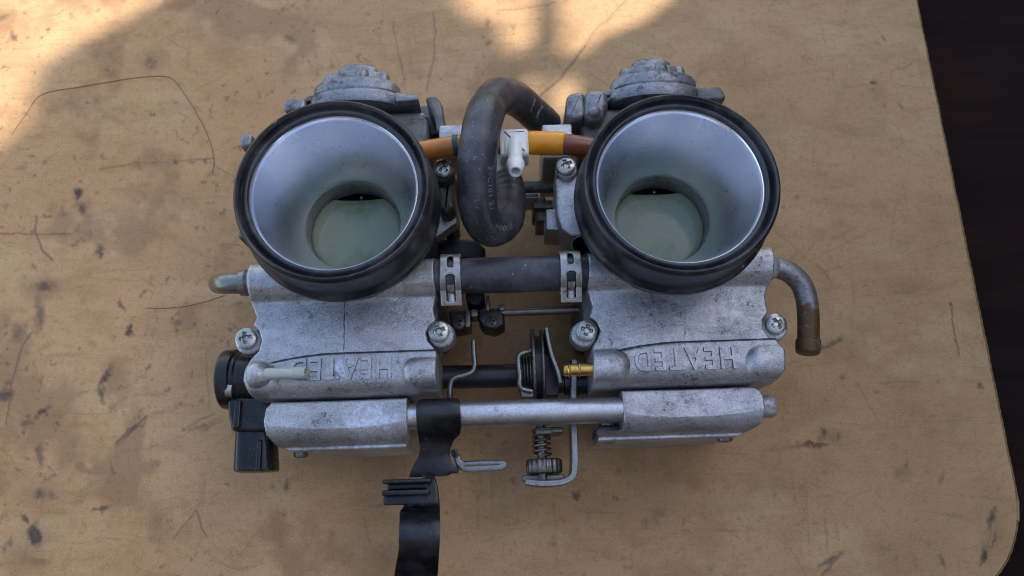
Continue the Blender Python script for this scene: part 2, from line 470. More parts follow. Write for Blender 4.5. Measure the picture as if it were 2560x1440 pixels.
def stroke(ch, pts, wpx, s=1.0):
    for (x0, y0), (x1, y1) in zip(pts, pts[1:]):
        m_ = (PXX > min(x0, x1) - 30) & (PXX < max(x0, x1) + 30) & (PYY > min(y0, y1) - 30) & (PYY < max(y0, y1) + 30)
        if not m_.any(): continue
        qx = PXX[m_] + wob[m_] * 9; qy = PYY[m_] + wob2[m_] * 9
        l2 = (x1 - x0) ** 2 + (y1 - y0) ** 2 + 1e-6
        t_ = np.clip(((qx - x0) * (x1 - x0) + (qy - y0) * (y1 - y0)) / l2, 0, 1)
        d = np.hypot(qx - x0 - t_ * (x1 - x0), qy - y0 - t_ * (y1 - y0))
        ch[m_] = np.maximum(ch[m_], s * np.clip(1.5 - d / wpx, 0, 1))
for a in [(190, 487, 9, 17, -8, 1), (203, 525, 9, 14, 10, .8), (248, 628, 7, 17, -8, .9), (322, 825, 8, 13, 0, 1), (303, 765, 6, 16, -20, .8),
          (88, 1335, 16, 24, -12, 1.2), (58, 1300, 5, 14, -40, .9), (95, 785, 12, 40, 0, .7), (100, 1140, 10, 22, 0, .65), (95, 1240, 12, 14, 0, .7), (130, 1240, 14, 12, 0, .5),
          (265, 945, 6, 34, 20, .85), (250, 985, 6, 8, 0, .8), (330, 1075, 5, 42, 48, .8), (105, 1030, 6, 24, 60, .9), (60, 1055, 16, 8, 0, .6), (255, 1272, 22, 5, -25, .9),
          (40, 835, 14, 22, 20, .65), (110, 720, 20, 10, 0, .7), (10, 985, 16, 14, 0, .8), (33, 88, 12, 10, 0, .8), (720, 98, 12, 10, 0, .6), (380, 160, 14, 9, 0, .55),
          (1220, 105, 7, 12, 20, .6), (1215, 55, 5, 9, 0, .5), (2372, 758, 5, 5, 0, 1), (2391, 845, 4, 5, 0, .8), (2186, 205, 6, 5, 0, .9), (2210, 95, 5, 5, 0, .7), (2255, 268, 4, 4, 0, .8), (2215, 262, 3, 3, 0, .7),
          (2475, 1295, 8, 26, 25, .8), (2458, 1390, 6, 22, 8, .95), (2482, 1345, 4, 22, 20, .8), (2445, 970, 4, 8, 0, .8), (2052, 1085, 9, 14, 20, .75), (2096, 1090, 6, 9, 0, .5),
          (2075, 1405, 5, 34, 48, .7), (2355, 1408, 4, 16, -20, .6), (1442, 1240, 8, 6, 0, .9), (1535, 1242, 6, 6, 0, .7), (720, 1212, 9, 11, 0, .85), (570, 1215, 6, 4, 0, .8),
          (2265, 1160, 5, 8, 0, .55), (2195, 985, 5, 4, 0, .6), (2102, 942, 4, 10, 0, .5), (375, 1040, 30, 7, 0, .2), (510, 1065, 34, 6, -12, .45), (1745, 200, 5, 30, 42, .35), (1790, 255, 6, 6, 0, .3),
          (2078, 855, 22, 6, -25, .6), (1990, 495, 7, 8, 0, .45), (1960, 520, 5, 5, 0, .55), (380, 290, 5, 5, 0, .8), (220, 255, 7, 5, 0, .7), (260, 395, 7, 8, 0, .4), (440, 405, 5, 6, 0, .7),
          (115, 1200, 6, 8, 0, .5), (285, 1020, 5, 12, 10, .4), (280, 1175, 4, 12, 0, .5), (200, 1160, 12, 14, 0, .45), (395, 1160, 8, 7, 0, .4)]:
    blob(ink, *a[:5], s=a[5])
for a in [(110, 720, 40, 26, 0, .8), (95, 1240, 60, 40, 0, .5), (60, 1055, 60, 36, 0, .5), (60, 1390, 50, 40, 0, .7), (90, 1345, 60, 26, 0, .5), (380, 150, 30, 24, 0, .6), (55, 330, 40, 30, 0, .2),
          (270, 290, 60, 6, 30, .5), (320, 650, 40, 14, 0, .3), (650, 560, 22, 14, 0, .4), (2300, 720, 60, 16, 0, .35), (2260, 1180, 18, 18, 0, .6), (2490, 1330, 26, 60, 15, .5), (2420, 1110, 40, 14, 0, .4),
          (2080, 1090, 30, 18, 0, .6), (1500, 1270, 240, 40, 0, .35), (880, 1170, 120, 30, 0, .35), (1640, 60, 20, 8, 0, .3), (2200, 520, 30, 10, 40, .4), (2150, 810, 60, 20, 0, .3),  # the long blobs below the castings paint their soft shadow
          (820, 60, 80, 30, 20, .25), (560, 100, 40, 50, 0, .3), (200, 720, 60, 20, 10, .35), (40, 1190, 40, 20, 0, .4), (400, 1120, 60, 14, -10, .3), (1270, 1190, 90, 30, 0, .25), (2060, 1150, 30, 14, 30, .4)]:  # the wide one under the rail is painted shade too
    blob(brown, *a[:5], s=a[5], soft=0.8)
for a in [(2035, 1115, 38, 7, 3, 1.0), (1990, 1118, 16, 4, 0, .6), (2055, 1180, 9, 9, 0, .5), (2352, 1195, 5, 20, 5, .5), (95, 1405, 24, 12, 0, .5), (215, 1180, 20, 10, 0, .4), (400, 1030, 30, 5, 0, .4), (530, 432, 14, 8, 0, .5), (1510, 290, 18, 12, 0, .3)]:
    blob(red, *a[:5], s=a[5], soft=0.6)
stroke(ink, [(983, 55), (992, 110), (1003, 160), (1011, 215)], 2.0, .38)
stroke(ink, [(1086, 30), (1088, 90), (1083, 150), (1068, 225)], 2.6, .42)
stroke(ink, [(1462, 118), (1440, 145), (1400, 195), (1345, 245)], 3.0, .55)
stroke(brown, [(1565, 0), (1480, 85), (1462, 118)], 2.5, .6)
stroke(ink, [(2376, 765), (2388, 840), (2400, 890)], 1.6, .8)
stroke(ink, [(0, 584), (90, 583), (120, 586), (180, 584)], 2.2, .6)
stroke(ink, [(90, 540), (88, 580), (105, 625), (130, 650)], 3.0, .6)
stroke(ink, [(15, 1060), (30, 950), (60, 860), (80, 830)], 2.2, .6)
stroke(brown, [(435, 1345), (490, 1275), (515, 1340)], 2.4, .9)
stroke(brown, [(250, 424), (340, 410), (440, 402), (530, 397)], 2.6, .8)
stroke(ink, [(290, 1105), (330, 1070), (365, 1040)], 2.4, .8)
stroke(ink, [(455, 1075), (500, 1050), (538, 1033)], 2.0, .5)
stroke(ink, [(2050, 872), (2075, 866), (2100, 850)], 3.2, .7)
stroke(brown, [(2200, 960), (2300, 952)], 2.2, .6); stroke(brown, [(2140, 955), (2200, 1060)], 2.0, .5)
stroke(brown, [(2040, 660), (2062, 680), (2078, 705)], 2.2, .7)
stroke(brown, [(500, 1080), (560, 1050)], 2.0, .5); stroke(ink, [(2055, 1440), (2105, 1380)], 3.0, .5)
stroke(brown, [(2480, 1280), (2475, 1330), (2460, 1400)], 3.0, .6)
for k in range(520):                                  # small nicks, drips and dabs, denser to the left
    x = RNG.random() ** 1.8 * 2500; y = RNG.random() * 1480 - 20
    L_ = RNG.random()
    blob(ink if L_ < .5 else brown, x, y, 1.5 + RNG.random() ** 2 * 7, 2 + RNG.random() ** 3 * 16, RNG.random() * 180, s=.1 + (.55 if x < 900 else .38 if x < 1500 else .22) * RNG.random(), soft=.7)
for k in range(170):
    x = RNG.random() ** 1.3 * 2450; y = RNG.random() * 1440; a = RNG.normal(0.2, 0.7); l = 20 + RNG.random() ** 2 * 150
    stroke(brown if RNG.random() < .7 else pale, [(x, y), (x + l * math.cos(a) * .5, y - l * math.sin(a) * .5 + RNG.normal(0, 3)), (x + l * math.cos(a), y - l * math.sin(a))], 1.2 + RNG.random(), .2 + .4 * RNG.random())
leftw = np.clip(1.25 - PXX / 2300, 0.25, 1)
brown = np.maximum(brown, np.clip((vnoise(X, Y, 26, 8, 5) - 0.52) * 5.0, 0, 0.62) * leftw)
pale = np.maximum(pale, np.clip((vnoise(X, Y * 1.8, 30, 9, 5) - 0.54) * 4.0, 0, 0.8))
ink = np.maximum(ink, np.clip((vnoise(X, Y, 3.2, 12, 3) - 0.72) * 6, 0, 0.5) * leftw * (vnoise(X, Y, 40, 13, 2) > 0.45))

nrow, ncol = X.shape
Z = np.zeros_like(X)
nv = nrow * ncol
verts = np.stack([X, Y, Z], -1).reshape(-1, 3)
idx = np.arange(nv).reshape(nrow, ncol)
quads = np.stack([idx[:-1, :-1], idx[1:, :-1], idx[1:, 1:], idx[:-1, 1:]], -1).reshape(-1, 4)
brd = np.concatenate([idx[:, -1], idx[-1, ::-1][1:]])          # right edge then front edge
bx = verts[brd]; nxt = np.roll(bx, -1, 0); prv = np.roll(bx, 1, 0); tg = nxt - prv; tg[0] = nxt[0] - bx[0]; tg[-1] = bx[-1] - prv[-1]
out = np.stack([-tg[:, 1], tg[:, 0], 0 * tg[:, 0]], -1); out /= np.linalg.norm(out, axis=1)[:, None] + 1e-9
ringsv = [verts]; rq = []; prev = brd; base_n = nv
for o_, z_ in ((0.7, -0.25), (1.2, -0.9), (1.3, -2.0), (1.3, -17.0), (0.6, -18.0)):
    rv = bx + out * o_; rv[:, 2] = z_
    cur = base_n + np.arange(len(brd)); base_n += len(brd); ringsv.append(rv)
    rq.append(np.stack([prev[:-1], cur[:-1], cur[1:], prev[1:]], -1)); prev = cur
allv = np.concatenate(ringsv) * MM; allq = np.concatenate([quads] + rq)
me = bpy.data.meshes.new('tabletop')
me.vertices.add(len(allv)); me.vertices.foreach_set('co', allv.astype(np.float32).ravel())
me.loops.add(allq.size); me.loops.foreach_set('vertex_index', allq.astype(np.int32).ravel())
me.polygons.add(len(allq)); me.polygons.foreach_set('loop_start', (np.arange(len(allq)) * 4).astype(np.int32))
me.polygons.foreach_set('use_smooth', np.ones(len(allq), bool))
me.update(calc_edges=True); me.validate()
at = me.attributes.new('stain_and_shade', 'FLOAT_COLOR', 'POINT')
st = np.zeros((len(allv), 4), np.float32)
st[:nv, 0] = np.clip(ink, 0, 1).ravel(); st[:nv, 1] = np.clip(brown, 0, 1).ravel(); st[:nv, 2] = np.clip(red, 0, 1).ravel(); st[:nv, 3] = np.clip(pale, 0, 1).ravel()
at.data.foreach_set('color', st.ravel())

t = NT('worn_plywood')
an = t.new('ShaderNodeAttribute', attribute_name='stain_and_shade')
sp = t.new('ShaderNodeSeparateColor'); t.l.new(an.outputs['Color'], sp.inputs[0])
big = t.noise(9, 4, 0.6); grain = t.noise(75, 7, 0.75, stretch=(0.45, 1.0, 1.0), dist=0.6); fine = t.noise(420, 5, 0.8); fl = t.noise(1500, 2, 0.6); hair = t.noise(330, 4, 0.75, stretch=(0.12, 1.0, 1.0), dist=1.2); hair2 = t.noise(260, 4, 0.75, stretch=(1.0, 0.14, 1.0), dist=1.5)
c = t.mix(t.ramp(big, 0.3, 0.7), (0.610, 0.352, 0.170), (0.520, 0.288, 0.130))
c = t.mix(t.ramp(grain, 0.44, 0.68, 0, 0.60), c, (0.40, 0.222, 0.092))
c = t.mix(t.math('MULTIPLY', an.outputs['Alpha'], 0.5), c, (0.66, 0.45, 0.235))
c = t.mix(t.ramp(fine, 0.50, 0.70, 0, 0.55), c, (0.28, 0.152, 0.064))
c = t.mix(t.ramp(hair, 0.56, 0.68, 0, 0.32), c, (0.22, 0.145, 0.068))
c = t.mix(t.ramp(hair2, 0.58, 0.70, 0, 0.35), c, (0.24, 0.155, 0.072))
c = t.mix(t.ramp(fl, 0.50, 0.66, 0, 0.42), c, (0.66, 0.44, 0.22))
fd = t.noise(2100, 3, 0.7)
c = t.mix(t.ramp(fd, 0.50, 0.66, 0, 0.42), c, (0.23, 0.125, 0.054))
c = t.mix(t.math('MULTIPLY', sp.outputs[1], 0.75), c, (0.215, 0.115, 0.048))
c = t.mix(t.math('MULTIPLY', sp.outputs[2], 0.8), c, (0.15, 0.035, 0.02))
c = t.mix(t.math('MULTIPLY', sp.outputs[0], 0.88), c, (0.040, 0.032, 0.034))
t.set(Base_Color=c, Roughness=t.ramp(grain, 0.3, 0.7, 0.52, 0.72), Specular_IOR_Level=0.35)
t.bump(t.math('ADD', grain, t.math('MULTIPLY', fine, 0.7)), 0.22, 0.0004)
M['wood'] = t.m
table = link('tabletop', me, M['wood']); table['kind'] = 'structure'; table['label'] = 'worn stained plywood tabletop with a rounded corner'

t = NT('pale_splinter'); t.set(Base_Color=t.mix(t.noise(300, 3), (0.5, 0.36, 0.22), (0.36, 0.24, 0.13)), Roughness=0.7)
mb = MB()
pa = [U(2530, 1205, -0.3), U(2541, 1255, 0.2), U(2546, 1300, 0.8)]; pb = [U(2536, 1200, -1), U(2548, 1255, -0.6), U(2549, 1303, 0.6)]
vs_ = []
for a_, b_ in zip(pa, pb): vs_ += [a_, b_, b_ + Vector((0, 0, -.8)), a_ + Vector((0, 0, -.8))]
mb.add(vs_, [(0, 1, 5, 4), (4, 5, 9, 8), (1, 2, 6, 5), (5, 6, 10, 9), (3, 0, 4, 7), (7, 4, 8, 11), (2, 3, 7, 6), (6, 7, 11, 10), (0, 3, 2, 1), (8, 9, 10, 11)])
mb.build('splinter', t.m, table)

t = NT('dark_varnished_wood')
g1 = t.noise(70, 6, 0.7, stretch=(0.12, 1.0, 1.0)); g2 = t.noise(700, 3, 0.7); g3 = t.noise(14, 3, 0.5)
c = t.mix(t.ramp(g1, 0.35, 0.7), (0.016, 0.008, 0.006), (0.036, 0.017, 0.011))
c = t.mix(t.ramp(g3, 0.35, 0.65, 0, 0.6), c, (0.016, 0.009, 0.010))
c = t.mix(t.ramp(g2, 0.72, 0.78, 0, 0.7), c, (0.12, 0.09, 0.08))
t.set(Base_Color=c, Roughness=0.8, Specular_IOR_Level=0.08); t.bump(g1, 0.15, 0.0004)
mb = MB()
nx_, ny_ = 14, 14
mb.add([(-900 + 1900 * i / nx_, -700 + 1500 * j / ny_, -18.5) for j in range(ny_ + 1) for i in range(nx_ + 1)],
       [(j * (nx_ + 1) + i, j * (nx_ + 1) + i + 1, (j + 1) * (nx_ + 1) + i + 1, (j + 1) * (nx_ + 1) + i) for j in range(ny_) for i in range(nx_)])
fl_ = mb.build('floor', t.m); fl_['kind'] = 'structure'; fl_['label'] = 'dark brown varnished wooden surface beyond the tabletop edge'

# added unseen wall at right blocks the sun; holes shaped to the sun patches
XW = 700.0
def in_poly(x, y, poly):
    c_ = np.zeros(x.shape, bool); n = len(poly)
    for i in range(n):
        x0, y0 = poly[i]; x1, y1 = poly[(i + 1) % n]
        k = ((y0 > y) != (y1 > y)) & (x < (x1 - x0) * (y - y0) / (y1 - y0 + 1e-9) + x0)
        c_ ^= k
    return c_
step = 4.0
wy = np.arange(180, 900, step); wz = np.arange(430, 1000, step)
WYY, WZZ = np.meshgrid(wy, wz)
tq = WZZ / SUN_DIR.z
apx, apy = PX(XW - SUN_DIR.x * tq, WYY - SUN_DIR.y * tq, 0 * WYY)
openm = in_poly(apx, apy, [(-600, -300), (580, -300), (490, -50), (350, 22), (270, 68), (165, 118), (85, 170), (62, 250), (45, 330), (0, 360), (-60, 410), (-600, 560)])
openm |= in_poly(apx, apy, [(1080, -200), (1720, -200), (1690, -20), (1600, 60), (1500, 100), (1425, 150), (1418, 120), (1408, -4), (1376, -26), (1340, -4), (1318, 125), (1270, 130), (1258, 60), (1190, 45), (1140, 5)])
openm |= in_poly(apx, apy, [(1300, 205), (1332, 205), (1332, 265), (1300, 265)])
openm |= in_poly(apx, apy, [(1392, 205), (1440, 200), (1440, 280), (1392, 280)])
H_, W_ = openm.shape
ye = np.append(wy, wy[-1] + step) - step / 2; ze = np.append(wz, wz[-1] + step) - step / 2
mb = MB(); mb.v = [(XW, y, z) for z in ze for y in ye]
mb.f = [(j * (W_ + 1) + i, j * (W_ + 1) + i + 1, (j + 1) * (W_ + 1) + i + 1, (j + 1) * (W_ + 1) + i) for j in range(H_) for i in range(W_) if not openm[j, i]]
for (ya, za, yb, zb) in ((-500, -19, ye[0], 1030), (ye[-1], -19, 1200, 1030), (ye[0], -19, ye[-1], ze[0]), (ye[0], ze[-1], ye[-1], 1030)):
    mb.add([(XW, ya, za), (XW, yb, za), (XW, yb, zb), (XW, ya, zb)], [(0, 1, 2, 3)])
t = NT('added_shade_wall'); t.set(Base_Color=t.mix(t.noise(12, 4), (0.15, 0.12, 0.10), (0.10, 0.085, 0.075)), Roughness=0.9)  # for the two added walls that shape the light
o = mb.build('wall', t.m); o['kind'] = 'structure'; o['label'] = 'added sun-blocking wall right of the table, pierced for the sun patches, outside the picture'
mb = MB(); mb.add([(-1100, -640, -19), (698, -640, -19), (698, -640, 1250), (-1100, -640, 1250), (-1100, -690, -19), (698, -690, -19), (698, -690, 1250), (-1100, -690, 1250)],
                  [(0, 3, 2, 1), (4, 5, 6, 7), (3, 7, 6, 2), (1, 2, 6, 5), (0, 4, 7, 3), (0, 1, 5, 4)])
o = mb.build('wall', t.m); o['kind'] = 'structure'; o['label'] = 'added shade wall behind the camera, outside the picture'  # added unseen blocker, keeps light off the near side

# ------------------------------------------------------------------ the carburettor pair
root = bpy.data.objects.new('carburettor_pair', None); COL.objects.link(root)
root.empty_display_size = 0.03; root.rotation_euler = (0, 0, ANG)
root['label'] = 'pair of linked aluminium carburettors lying intake side up on the tabletop'
root['category'] = 'carburettor'

# --- a screw with a cross recess, shared mesh
def screw_mesh(r=3.5, h=2.2, name='screw', ph=True):
    mb = MB(); NR, NSG = 16, 48
    vs, fs = [], []
    def zt(x, y):
        d = math.hypot(x, y) / r
        z = h * (0.45 + 0.55 * math.sqrt(max(0, 1 - (d * 0.93) ** 2)))
        if ph:
            a, b = abs(x) / r, abs(y) / r
            arm = min(max(0, 0.17 - min(a, b)) / 0.05, max(0, 0.60 - max(a, b)) / 0.10, 1.0)
            cen = min(max(0, 0.30 - (a + b) * 0.7) / 0.06, 1.0)
            z -= 1.5 * max(arm * (1 - 0.55 * d / 0.6), cen, 0)
        return z
    vs.append((0, 0, zt(0, 0)))
    for j in range(1, NR + 1):
        d = r * (j / NR) ** 0.9
        for k in range(NSG):
            th = 2 * math.pi * k / NSG; x, y = d * math.cos(th), d * math.sin(th); vs.append((x, y, zt(x, y)))
    for k in range(NSG): fs.append((0, 1 + k, 1 + (k + 1) % NSG))
    for j in range(NR - 1):
        for k in range(NSG):
            a = 1 + j * NSG; k2 = (k + 1) % NSG; fs.append((a + k, a + NSG + k, a + NSG + k2, a + k2))
    o = len(vs)
    for k in range(NSG):
        th = 2 * math.pi * k / NSG; vs.append((r * math.cos(th), r * math.sin(th), -1.0))
    a = 1 + (NR - 1) * NSG
    for k in range(NSG):
        k2 = (k + 1) % NSG; fs.append((a + k, o + k, o + k2, a + k2))
    mb.add(vs, fs)
    ob = mb.build(name, None, None, sharp=30)
    me = ob.data; bpy.data.objects.remove(ob); return me
SCREW = screw_mesh(); SCREW.materials.append(M['screw'])
SCREW_D = SCREW.copy(); SCREW_D.materials[0] = M['dark_screw']
def screw(parent, px, py, z, rot=0.0, s=1.0, axis=EZ, dark=False, tilt=None):
    o = bpy.data.objects.new('screw', SCREW_D if dark else SCREW); COL.objects.link(o); o.parent = parent
    o.location = L(px, py, z) * MM
    q = Vector(axis).to_track_quat('Z', 'Y') @ Quaternion((0, 0, 1), R(rot))
    o.rotation_mode = 'QUATERNION'; o.rotation_quaternion = q; o.scale = (s, s, s)
    return o

RIM_Z = 88.0
SIDES = [dict(rim=(829, 467), tag='left'), dict(rim=(1706, 450), tag='right')]
for k, S in enumerate(SIDES):
    c0 = L(*S['rim'], RIM_Z); cx, cy = c0.x, c0.y; S['c'] = (cx, cy)
    base = Vector((cx, cy, 0))
    # cast body under the intake
    mb = MB()
    mb.lathe([(14, 0), (20.5, 0), (21, 0.5), (21, 5), (26.5, 7), (27, 8), (27, 55), (27.5, 60), (27.5, 71)], base, EZ, 56, cap0=False)
    mb.prism(round_poly([Vector((cx - 25, cy + 18.5)), Vector((cx + 25, cy + 18.5)), Vector((cx + 25, cy + 50.5)), Vector((cx - 25, cy + 50.5))], 6), 4, 45, 2.0)
    mb.prism(round_poly([Vector((cx - 29, cy - 36)), Vector((cx + 29, cy - 36)), Vector((cx + 29, cy - 18.5)), Vector((cx - 29, cy - 18.5))], 4), 4, 50, 1.5)
    body = mb.build('carburettor_body', M['cast_dark'], root)
    S['body'] = body
    # bell: polished trumpet from mouth to throat, with its wall
    prof = [(26.6, 72), (26.6, 84.2), (26.2, 85.1), (25.75, 85.2), (25.45, 84.9), (25.1, 83.6), (23.9, 79.5), (22.5, 75.2), (21.0, 71), (19.6, 67), (18.4, 63.5), (17.5, 60.7), (16.95, 58.8), (16.6, 57.2), (16.45, 56.0), (16.6, 55.6)]
    mb = MB(); mb.lathe(prof, base, EZ, 96)
    bell = mb.build('intake_bell', M['bell'], root, sharp=50)
    bell['label'] = 'bare aluminium intake trumpet inside the black rubber ring'
    # dark wall of the throat behind the venturi and the slide
    mb = MB(); mb.lathe([(16.35, 47.0), (16.35, 41.0), (0.3, 41.0)], base, EZ, 96)
    mb.build('bore', M['void'], bell)
    mb = MB(); pts = []
    for i in range(64):
        th = 2 * math.pi * i / 64; x, y = 16.15 * math.cos(th), 16.15 * math.sin(th)
        lim = 12.6 + 0.02 * x * x * 0.35
        pts.append(Vector((cx + x, cy + min(y, lim))))
    rings_ = [(1.0, 42.0), (1.0, 48.6), (0.975, 48.95)] + [(f_, 48.95 + 0.9 * (1 - f_ * f_)) for f_ in (0.9, 0.75, 0.55, 0.35, 0.15)]
    vs, fs = [], []
    for f_, z_ in rings_:
        for p in pts: vs.append((cx + (p.x - cx) * f_, cy + (p.y - cy) * f_, z_))
    for j in range(len(rings_) - 1):
        for i in range(64): fs.append((j * 64 + i, j * 64 + (i + 1) % 64, (j + 1) * 64 + (i + 1) % 64, (j + 1) * 64 + i))
    fs.append(tuple((len(rings_) - 1) * 64 + i for i in range(64))); mb.add(vs, fs)
    sl = mb.build('slide', M['slide'], bell); sl['label'] = 'pale green throttle slide at the bottom of the bore'
    mb = MB(); mb.lathe([(0.75, 40), (0.75, 46.4), (0.5, 46.8), (0.05, 46.9)], Vector((cx + (0.6 if k == 0 else 0.2), cy + 14.6, 0)), EZ, 14)
    mb.build('needle', M['dull_steel'], bell)
    # collar of the throat: thin lip round the slide
    mb = MB(); mb.lathe([(16.5, 56.1), (16.35, 55.8), (16.3, 55.5), (16.25, 46.6), (16.6, 46.4)], base, EZ, 96)
    mb.build('throat_lip', M['throat'], bell)
    # rubber ring
    prof = [(27.2, 70.5), (31.2, 70.5), (31.9, 71.2), (31.9, 73.4), (31.3, 74.2), (30.6, 74.8), (30.3, 76), (30.1, 83), (30.35, 85), (30.35, 86.6), (30.0, 87.6), (29.4, 88), (28.9, 87.6), (28.6, 86.6),
            (28.55, 85.7), (28.2, 85.3), (27.7, 85.6), (27.3, 86.3), (26.7, 86.4), (26.15, 86.1), (25.95, 85.5), (25.9, 83)]
    mb = MB(); mb.lathe(prof, base, EZ, 112)
    rg = mb.build('intake_ring', M['rubber'], root, sharp=55)
    rg['label'] = 'black rubber sealing ring round the intake mouth'

# --- diaphragm covers at the far side
for k, S in enumerate(SIDES):
    px0 = (903, 1622)[k]; dy = (0, -14)[k]
    q = L(px0, 240 + dy, 50); yf = q.y; xc = L(px0, 235 + dy, 38).x
    mb = MB()
    # square flange in two layers
    for z1, z0, wpx, t0, t1 in ((47.5, 8, 190, -2.2, -0.15), (48.2, 8, 196, 0.15, 2.4)):
        hw = (20.5, 21.2)[0 if wpx == 190 else 1]
        outl = round_poly([Vector((-hw, z0)), Vector((hw, z0)), Vector((hw, z1)), Vector((-hw, z1))], 7)
        n = len(outl); vs, fs = [], []
        for (o_, yy) in ((0.5, t0), (0, t0 + 0.5), (0, t1 - 0.5), (0.5, t1)):
            for p in outl:
                sc = 1 - o_ / 27; vs.append((xc + p.x * sc, yf + yy, 29 + (p.y - 29) * sc))
        for j in range(3):
            for i in range(n): fs.append((j * n + i, j * n + (i + 1) % n, (j + 1) * n + (i + 1) % n, (j + 1) * n + i))
        fs.append(tuple(range(n))); fs.append(tuple(3 * n + i for i in range(n)))
        mb.add(vs, fs)
    o_ = Vector((xc, yf, 45))
    mb.lathe([(0.1, -3), (16.6, -3), (17.6, -2.0), (17.6, 1.2), (17.2, 1.6), (15.9, 1.8), (15.9, 2.3), (16.5, 2.6), (16.6, 3.2), (16.4, 5.4), (15.9, 6.7), (14.6, 7.6), (12.8, 7.9), (12.2, 7.5), (11.6, 7.6), (11.6, 8.6), (11.5, 10.4), (10.8, 11.3), (9.0, 11.6), (8.2, 11.2), (7.7, 11.3), (7.7, 12.2), (7.5, 14.2), (6.6, 15.2), (4, 15.7), (0.1, 15.8)], o_, EY, 72, squash=0.45)
    cov = mb.build('diaphragm_cover', M['cover'], root, sharp=45); S['cover'] = cov
    cov['label'] = ('stepped round cover of the left carburettor', 'stepped round cover of the right carburettor')[k]
    # ears on the cap
    for dx_, zz in ((-10.2, 45.5), (10.0, 45.8), (2.6, 49.0)):
        mb = MB(); mb.lathe([(2.6, 5), (2.6, 10.4), (2.1, 11.6), (1.1, 12.2), (0.05, 12.3)], Vector((xc + dx_, yf, zz)), EY, 20)
        mb.build('cap_boss', M['cover'], cov)
# lugs of the covers
c0, c1 = SIDES[0]['cover'], SIDES[1]['cover']
MB().pbox(706, 244, 764, 276, 48, 30, 1.6, 2.6).build('lug', M['cover'], c0)
mb = MB(); mb.ppoly([(986, 236), (1042, 236), (1048, 250), (988, 254)], 50, 40, 0.8, 1.4); mb.build('lug', M['cover'], c0)
mb = MB(); mb.ppoly([(1060, 240), (1092, 238), (1106, 262), (1112, 300), (1116, 326), (1092, 330), (1084, 286)], 46, 22, 1.2, 2.0); mb.build('lug', M['cast_dark'], c0)
mb = MB(); mb.ppoly([(1036, 262), (1104, 262), (1108, 336), (1048, 338)], 32, 12, 1.0, 1.5); mb.build('lug', M['cast_dark'], c0)
mb = MB(); mb.lathe([(3.6, 20), (3.6, 36), (3.0, 38), (1.6, 38.8), (0.05, 39)], Vector((*L(1048, 300, 38).to_2d(), 0)), EZ, 24); mb.build('boss', M['cast'], c0)
mb = MB(); mb.ppoly([(1417, 232), (1462, 222), (1470, 285), (1452, 300), (1412, 296)], 50, 20, 2.4, 3.0); mb.build('lug', M['cover'], c1)
mb = MB(); mb.ppoly([(1462, 222), (1520, 220), (1522, 262), (1508, 296), (1478, 302), (1460, 286)], 52, 20, 2.8, 3.0); mb.build('lug', M['cover'], c1)
mb = MB(); mb.lathe([(3.0, 30), (3.0, 50), (2.4, 52), (1.0, 53), (0.05, 53.2)], Vector((*L(1486, 278, 52).to_2d(), 0)), EZ, 24); mb.build('boss', M['cover'], c1)
mb = MB(); mb.ppoly([(1742, 220), (1800, 214), (1812, 232), (1816, 246), (1745, 250)], 50, 25, 1.0, 1.5); mb.build('lug', M['cast_dark'], c1)

# --- float bowls with the coolant gallery across them
def cap_bump(px, yp, x0, x1, yc, rad, h):
    t_ = min(max((px - x0) / (x1 - x0 + 1e-6), 0), 1); d = math.hypot(px - (x0 + t_ * (x1 - x0)), yp - yc)
    return h * math.sqrt(max(0, 1 - (d / rad) ** 2.6)) if d < rad else 0.0
def bowl_z(px, yp, xm, bumps):
    z = 55.5
    d = (yp - 700) / 7.5
    tube = 54.2 + math.sqrt(max(0, 6.3 ** 2 - d * d)) if abs(d) < 6.3 else -9
    # concave sweep from gallery down to the plate, plate rises gently towards the band
    fil = 55.4 + 3.6 * math.exp(-max(0, (yp - 722)) / 17.0)
    if yp > 700:
        tb_ = tube if tube > 0 else 50.0; kk = 0.9
        z = kk * math.log(math.exp((tb_ - 55) / kk) + math.exp((fil - 55) / kk)) + 55 - 0.25
    else: z = max(tube, 49)
    if yp > 760: z += 0.5 * (yp - 760) / 120
    band = 884 + (0 if px > xm else ((xm - px) / 180) ** 2 * 19)
    g = (yp - band) / 7.5
    if g > 0: z = 56.6 + min(g, 1) * 0.25
    z -= 0.55 * math.exp(-(g / 0.22) ** 2)
    if yp > 938:
        s_ = (yp - 938) / 7.5; rr = 6.6
        z -= rr - math.sqrt(max(0.2, rr * rr - min(s_, rr) ** 2))
    for b in bumps: z = max(z, 53.2 + cap_bump(px, yp, *b) if cap_bump(px, yp, *b) > 0 else -9)
    return z
B = []
pl0 = [(655, 628), (750, 628), (785, 640), (806, 632), (818, 646), (845, 653), (872, 645), (888, 628), (905, 617), (945, 612), (980, 622), (988, 634)]
pr0 = [(655, 1088), (745, 1091), (780, 1084), (808, 1090), (822, 1072), (840, 1065), (860, 1070), (878, 1086), (890, 1093), (988, 1093)]
pl1 = [(655, 1466), (750, 1468), (785, 1481), (812, 1474), (826, 1492), (846, 1501), (868, 1494), (884, 1483), (900, 1480), (988, 1484)]
pr1 = [(655, 1926), (730, 1926), (775, 1914), (815, 1922), (832, 1909), (855, 1909), (878, 1924), (892, 1944), (915, 1955), (965, 1956), (988, 1944)]
